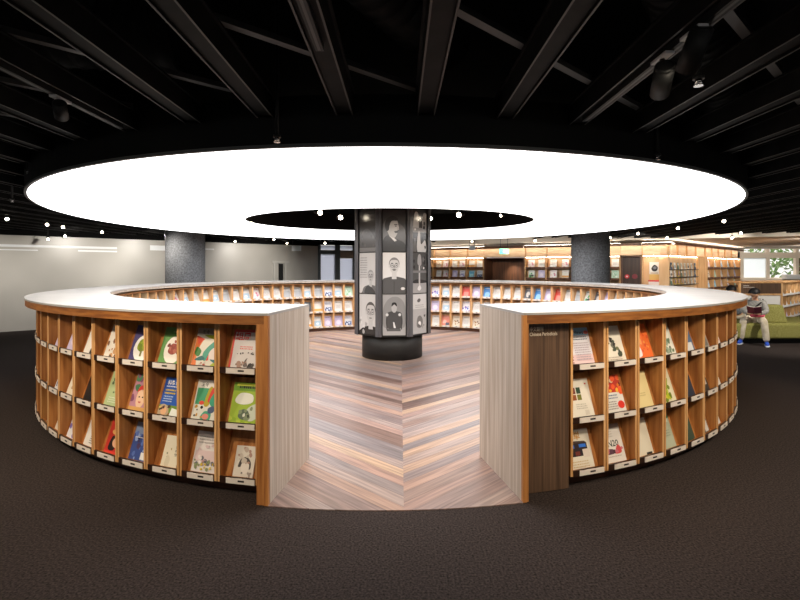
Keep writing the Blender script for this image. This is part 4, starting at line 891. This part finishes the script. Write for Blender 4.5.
hang_sign('exit_sign', 504, 248.8, 254, 9, 14.2, M_GREEN, 'green lit exit sign with a white running figure over the doorway', True, 2.54)
hang_sign('hanging_sign', 472, 246, 250.3, 6, 14.1, M_SIGNW, 'small pale hanging sign between pillar and green exit sign', False, 2.54)
hang_sign('hanging_sign', 296.5, 245.8, 251, 9.3, 15.2, M_SIGNW, 'small white hanging sign before the grey wall', False, 2.54)

# ================================================================== LOW BOOKCASE, SOFA
lc = Vector((11.75, 14.0)); lu = Wall(lc, lc+Vector((1.65, 1.3)))
lb_ = empty('low_bookcase', (lc.x, lc.y, 0)); tag(lb_, 'low oak bookcase at right with a dark sign panel on its end', 'bookcase')
HB = 1.16; LW = 1.28; ang = lu.rz()
# end facing the camera (local x to the left of the corner)
b = MB(); b.box(-LW, 0, 0, .03, .80, 1.12, M_DARKPANEL)
sg = b.build('sign_panel', lb_)
b = MB(); M_PALET = mat('pale_print', 'b8b0a8', .6)
b.box(-LW+.08, -LW+.26, -.003, 0, 1.03, 1.05, M_PALET); b.box(-LW+.08, -LW+.42, -.003, 0, .985, 1.0, M_PALET); b.build('lettering', sg)
b = MB(); b.box(-LW-.05, -LW, -.01, .05, 0, 1.12, M_LWOOD); b.build('end_post', lb_)
b = MB(); b.box(-.04, .01, -.01, .05, 0, 1.12, M_LWOOD); b.build('end_post', lb_)
b = MB(); b.box(-LW, -.04, -.005, .04, .745, .80, M_LWOOD); b.build('rail', lb_)
b = MB(); b.box(-LW, -.04, .02, .05, .02, .745, M_WHITE); b.build('white_panel', lb_)
b = MB(); b.prism([(-LW-.06, -.02), (.02, -.02), (3.0*lu.u.x, 3.0*lu.u.y-.02), (3.0*lu.u.x-.6*0, 3.0*lu.u.y+.6), (-LW-.06, .6)], 1.12, HB, M_LWOOD); b.build('counter_top', lb_)
bodyl = empty('shelving', (0, 0, 0), ang); bodyl.parent = lb_; bodyl.name = 'shelving'
b = MB(); b.box(0.02, 3.0, .33, .35, 0, 1.12, M_BACKW); b.build('back_panel', bodyl)
nb = 6
for i in range(nb+1):
    b = MB(); x = .02+i*(2.96/nb); b.box(x-.012, x+.012, 0.01, .33, 0, 1.12, M_LWOOD); b.build('upright', bodyl)
LZR = [.76, .40, .04]
for z in LZR:
    b = MB(); b.box(.03, 2.98, 0, .33, z-.03, z-.005, M_WHITE); b.box(.03, 2.98, -.012, 0, z-.035, z+.025, M_WHITE); b.build('shelf', bodyl)
for i in range(nb):
    for r_ in range(3):
        st = STOCK[rnd.choices(order, wts)[0]] if r_ else STOCK[rnd.choice([0, 1, 12, 13, 6])]
        s_ = .02+(i+.5)*(2.96/nb)
        if lc.y+lu.u.y*s_ < (lc.x+lu.u.x*s_)*F/412: continue
        o = bpy.data.objects.new('magazine', st[1]); COL.objects.link(o); o.location = lu.at(s_, .05, LZR[r_]); o.rotation_euler = (-.28, 0, ang); o.scale = (1.6, 1, 1.05)
        tag(o, '%s, %s row, low bookcase, %s bay from corner' % (st[0], ROWN[r_], ORD[i+1]), 'magazine', 'magazines on the low bookcase')
b = MB(); b.box(-.4, .4, -.12, .12, 0, .22, M_WHITE); b.box(-.36, .36, -.125, -.12, .03, .19, M_REFLBOX); tag(b.build('white_box', loc=(xat(792.5, 21.15), 21.15, zz(279)), bevel=.02), 'white box on the window sill at far right', 'box')

M_OLIVE = noisy('olive_fabric', '77743a', '938e55', (60, 60, 60), 4, .9, .15, bump=.15)
so = empty('sofa', (8.9, 9.4, 0)); tag(so, 'olive green upholstered bench sofa with a dark plinth', 'sofa')
b = MB(); b.prism([(-2.2, .06), (-1.3, .0), (.4, .05), (2.6, .45), (2.6, 1.7), (.4, 1.4), (-2.2, 1.4)], .105, .43, M_OLIVE); b.build('seat', so, bevel=.05)
b = MB(); b.prism([(-2.1, .16), (-1.3, .12), (.4, .16), (2.5, .55), (2.5, 1.6), (.4, 1.3), (-2.1, 1.3)], 0, .11, M_BLACK); b.build('plinth', so)
b = MB(); b.hexa([(-1.30, .16, .425), (-.80, .10, .425), (-.72, .44, .425), (-1.24, .5, .425)], [(-1.44, .20, .80), (-.86, .15, .80), (-.82, .40, .80), (-1.40, .44, .80)], M_OLIVE); b.build('backrest', so, bevel=.035)

# ================================================================== THE TWO READERS
def skin(name, pts, edges, m, parent=None, sub=2, root=None):
    keys = list(pts); me = bpy.data.meshes.new(name); me.from_pydata([pts[k][0] for k in keys], [(keys.index(a), keys.index(b2)) for a, b2 in edges], [])
    o = bpy.data.objects.new(name, me); COL.objects.link(o); md = o.modifiers.new('skin', 'SKIN'); md.use_smooth_shade = True
    for i, k in enumerate(keys):
        r = pts[k][1]; r = (r, r) if not isinstance(r, tuple) else r
        me.skin_vertices[0].data[i].radius = r; me.skin_vertices[0].data[i].use_root = (k == (root or keys[0]))
    sb = o.modifiers.new('sub', 'SUBSURF'); sb.levels = sub; sb.render_levels = sub
    dg = bpy.context.evaluated_depsgraph_get(); nm = bpy.data.meshes.new_from_object(o.evaluated_get(dg)); nm.materials.clear(); nm.materials.append(m)
    for p_ in nm.polygons: p_.use_smooth = True
    bpy.data.objects.remove(o)
    o = bpy.data.objects.new(name, nm); COL.objects.link(o); o.parent = parent; return o
M_SKIN = mat('skin', 'c99b7c', .55, .4); M_HAIR = noisy('black_hair', '0d0b0b', '1c1818', (40, 40, 40), 4, .55, .3)
M_TROU = noisy('khaki', 'b3a58e', 'cdc2ad', (9, 9, 9), 5, .85, .15, bump=.4); M_HOOD = noisy('grey_jersey', '85827c', '9d9a94', (30, 30, 30), 4, .9, .1); M_DARKJ = noisy('slate_jersey', '55585c', '6c7074', (30, 30, 30), 4, .9, .1)
M_SHOE = mat('blue_shoe', '1f4fc0', .45); M_SOLE = mat('pale_sole', 'd8dade', .5)
def V3(*a): return Vector(a)
def reader(loc, rz, lab, top_m, s=1.0, bend=.0, strap=False):
    """seated child, local frame: facing -y, x to its left side; seat height .43"""
    e = empty('person', loc, rz); e.scale = (s, s, s); tag(e, lab, 'person')
    hip = V3(0, .05, .52)
    J = {'pelvis': (hip, .105), 'waist': (V3(0, .05, .63), .10), 'chest': (V3(0, .0, .80), (.125, .10)), 'neckb': (V3(0, -.04, .91), .055), 'neck': (V3(0, -.075, .97), .042), 'headb': (V3(0, -.10, 1.02), .06), 'head': (V3(0, -.12, 1.10), .088), 'crown': (V3(0, -.11, 1.17), .07)}
    E_ = [('pelvis', 'waist'), ('waist', 'chest'), ('chest', 'neckb'), ('neckb', 'neck'), ('neck', 'headb'), ('headb', 'head'), ('head', 'crown')]
    for sd, x in (('l', 1), ('r', -1)):
        J.update({sd+'sh': (V3(x*.145, -.02, .86), .052), sd+'el': (V3(x*.20, -.14, .68), .038), sd+'wr': (V3(x*.09, -.32, .645), .024), sd+'palm': (V3(x*.055, -.365, .65), (.028, .016)),
                  sd+'hipj': (V3(x*.08, .0, .50), .082), sd+'kn': (V3(x*.17, -.36, .49), .056), sd+'ank': (V3(x*.215, -.39, .09), .036), sd+'heel': (V3(x*.215, -.38, .045), .033), sd+'toe': (V3(x*.235, -.52, .03), .026)})
        E_ += [('chest', sd+'sh'), (sd+'sh', sd+'el'), (sd+'el', sd+'wr'), (sd+'wr', sd+'palm'), ('pelvis', sd+'hipj'), (sd+'hipj', sd+'kn'), (sd+'kn', sd+'ank'), (sd+'ank', sd+'heel'), (sd+'heel', sd+'toe')]
        for f_, (dx, ln) in enumerate(((.02, .045), (.007, .055), (-.007, .052), (-.02, .04))):
            k1, k2 = sd+'f%da' % f_, sd+'f%db' % f_
            J[k1] = (V3(x*(.04-.0)+x*dx*.9, -.395, .652+.003*f_), .008); J[k2] = (V3(x*(.035)+x*dx-.004*x, -.395-ln*.7, .64), .007); E_ += [(sd+'palm', k1), (k1, k2)]
        J[sd+'th'] = (V3(x*.03, -.35, .675), .009); J[sd+'tt'] = (V3(x*.015, -.385, .685), .008); E_ += [(sd+'palm', sd+'th'), (sd+'th', sd+'tt')]
    PV = V3(0, -.075, .97); RM = Matrix.Rotation(RAD(bend), 4, 'X')
    HT = Matrix.Translation(PV) @ RM @ Matrix.Translation(-PV)
    for k in ('headb', 'head', 'crown'): J[k] = (HT @ J[k][0], J[k][1])
    skin('body', J, E_, M_SKIN, e)
    C = {k: (J[k][0], (J[k][1] if not isinstance(J[k][1], tuple) else J[k][1][0])+.018) for k in ('pelvis', 'waist', 'chest')}
    C['collar'] = (V3(0, -.03, .90), .075); ce = [('pelvis', 'waist'), ('waist', 'chest'), ('chest', 'collar')]
    for sd in 'lr':
        for k in ('sh', 'el', 'wr'): C[sd+k] = (J[sd+k][0], J[sd+k][1]+(.02 if k != 'wr' else .014))
        ce += [('chest', sd+'sh'), (sd+'sh', sd+'el'), (sd+'el', sd+'wr')]
    skin('hooded_top', C, ce, top_m, e)
    b = MB(); b.ball((0, .055, .915), .10, .06, .075, top_m, 16, 10); b.build('hood', e)
    T = {'pelvis': (hip+V3(0, 0, -.01), .118)}; te = []
    for sd, x in (('l', 1), ('r', -1)):
        T.update({sd+'hipj': (J[sd+'hipj'][0], .094), sd+'mid': (V3(x*.125, -.2, .505), .084), sd+'kn': (J[sd+'kn'][0], .07), sd+'shin': (V3(x*.195, -.385, .28), .064), sd+'cuf': (V3(x*.215, -.39, .075), .062)})
        te += [('pelvis', sd+'hipj'), (sd+'hipj', sd+'mid'), (sd+'mid', sd+'kn'), (sd+'kn', sd+'shin'), (sd+'shin', sd+'cuf')]
    skin('trousers', T, te, M_TROU, e)
    for x in (1, -1):
        sh = skin('shoe', {'a': (V3(x*.215, -.36, .055), .043), 'b': (V3(x*.22, -.43, .05), .044), 'c': (V3(x*.23, -.50, .04), .04), 'd': (V3(x*.236, -.55, .035), .03)}, [('a', 'b'), ('b', 'c'), ('c', 'd')], M_SHOE, e)
        b = MB(); b.prism([(x*.215-.04, -.33), (x*.215+.04, -.33), (x*.23+.045, -.5), (x*.236+.02, -.585), (x*.236-.02, -.585), (x*.23-.042, -.5)], 0.0, .02, M_SOLE); b.build('sole', sh)
    # hair cap over the crown, back and temples
    hv = []; hf = []; nu, nv = 20, 9; hc = V3(0, -.105, 1.115)
    for j in range(nv+1):
        for i in range(nu):
            a = 2*pi*i/nu; fy = -sin(a); low = 1.95 if sin(a) > .2 else (1.15 if sin(a) < -.5 else 1.6); t = low*j/nv
            hv.append((hc.x+.104*sin(t)*cos(a), hc.y+.112*sin(t)*sin(a), hc.z+.112*cos(t)))
    for j in range(nv):
        for i in range(nu): hf.append((j*nu+i, (j+1)*nu+i, (j+1)*nu+(i+1) % nu, j*nu+(i+1) % nu))
    b = MB(); b.add(hv, hf, M_HAIR, HT, True); b.build('hair', e)
    for x in (1, -1):
        b = MB(); b.ball((x*.035, -.198, 1.095), .011, .008, .007, INK, 8, 6, HT); b.build('eye', e)
        b = MB(); b.ball((x*.094, -.105, 1.09), .012, .02, .03, M_SKIN, 8, 6, HT); b.build('ear', e)
    b = MB(); b.ball((0, -.212, 1.07), .011, .016, .018, M_SKIN, 8, 6, HT); b.build('nose', e)
    b = MB(); b.ball((0, -.196, 1.035), .022, .008, .006, c('a05a50'), 8, 6, HT); b.build('mouth', e)
    if strap:
        b = MB(); b.tube([(.13, .03, .93), (.06, .135, .80), (-.03, .145, .70), (-.12, .11, .58)], .014, M_BLACK, 8); b.tube([(.13, .03, .93), (.10, -.10, .86), (.0, -.13, .76)], .014, M_BLACK, 8); b.build('bag_strap', e)
    return e
rdr = reader((7.50, 9.62, 0), RAD(-42), 'seated child in grey hooded top, khaki trousers and blue shoes beside the green backrest', M_HOOD, .985, 34, True)
rdr2 = reader((7.60, 10.34, 0), RAD(170), 'child seated behind, facing away, mostly hidden by the counter edge', M_DARKJ, .985, 20)
# strap across the first reader's back
# open picture book held by the second reader and a pink bag on the first reader's lap
p = V3(7.24, 9.30, .64); e = empty('open_book', p, RAD(-45)); tag(e, 'open picture book with dark red cover in the hands of the child in grey', 'book')
for sx_ in (-1, 1):
    b = MB(); T = Matrix.Rotation(RAD(-50), 4, 'X') @ Matrix.Rotation(RAD(-12*sx_), 4, 'Y'); x0, x1 = (0, .12) if sx_ > 0 else (-.12, 0)
    b.box(x0, x1, -.18, 0, 0, .012, PAGES, T); b.box(x0, x1, -.184, .004, -.004, 0, c('6a2434'), T); b.build('cover', e)
pts = {'a': (V3(7.24, 9.43, .59), .035), 'b': (V3(7.34, 9.38, .605), .045), 'c': (V3(7.43, 9.36, .61), .045), 'd': (V3(7.50, 9.37, .595), .03)}
bg = skin('pink_bag', pts, [('a', 'b'), ('b', 'c'), ('c', 'd')], noisy('pink_cloth', 'd8405c', 'e87088', (20, 20, 20), 3, .8, .2)); tag(bg, 'crumpled pink cloth bag on the lap of the child in grey', 'bag')

# ================================================================== TREES OUTSIDE THE FAR WINDOWS
M_LEAF = noisy('leaf', '6a9458', 'b4cc94', (3, 3, 3), 4, .8, .2); M_TRUNK = noisy('bark', '4a4038', '6a5c50', (8, 8, 2), 4, .9, .1)
def tree(x, y, h, r, lab):
    e = empty('tree', (x, y, 0)); tag(e, lab, 'tree', 'trees outside the far windows')
    b = MB(); b.tube([(0, 0, -1), (.1, 0, h*.5), (.25, 0, h)], [.16, .12, .05], M_TRUNK, 10); b.tube([(.1, 0, h*.45), (.9, .1, h*.8)], [.07, .03], M_TRUNK, 8); b.build('trunk', e)
    b = MB(); q = random.Random(int(x*10))
    for i in range(260):
        u = q.uniform(-1, 1); t = q.uniform(0, 6.28); k = r*q.random()**.4; cx_, cy_, cz_ = k*sqrt(1-u*u)*cos(t), k*sqrt(1-u*u)*sin(t), h*.8+k*u*.8
        d = Vector((q.gauss(0, 1), q.gauss(0, 1), q.gauss(0, 1))).normalized(); d2 = d.cross(Vector((.3, .5, 1))).normalized(); l = q.uniform(.12, .24); cc_ = Vector((cx_, cy_, cz_))
        b.add([cc_-d*l, cc_+d2*l*.45, cc_+d*l, cc_-d2*l*.45], [(0, 1, 2, 3)], M_LEAF)
    b.build('crown', e)
tree(20.2, 26, 2.4, 1.6, 'green leafy tree outside the middle far window'); tree(23.5, 27, 2.6, 1.8, 'green leafy tree outside the last far window at right'); tree(18.2, 28, 3.2, 1.3, 'green leafy tree behind the pale blind at far right')
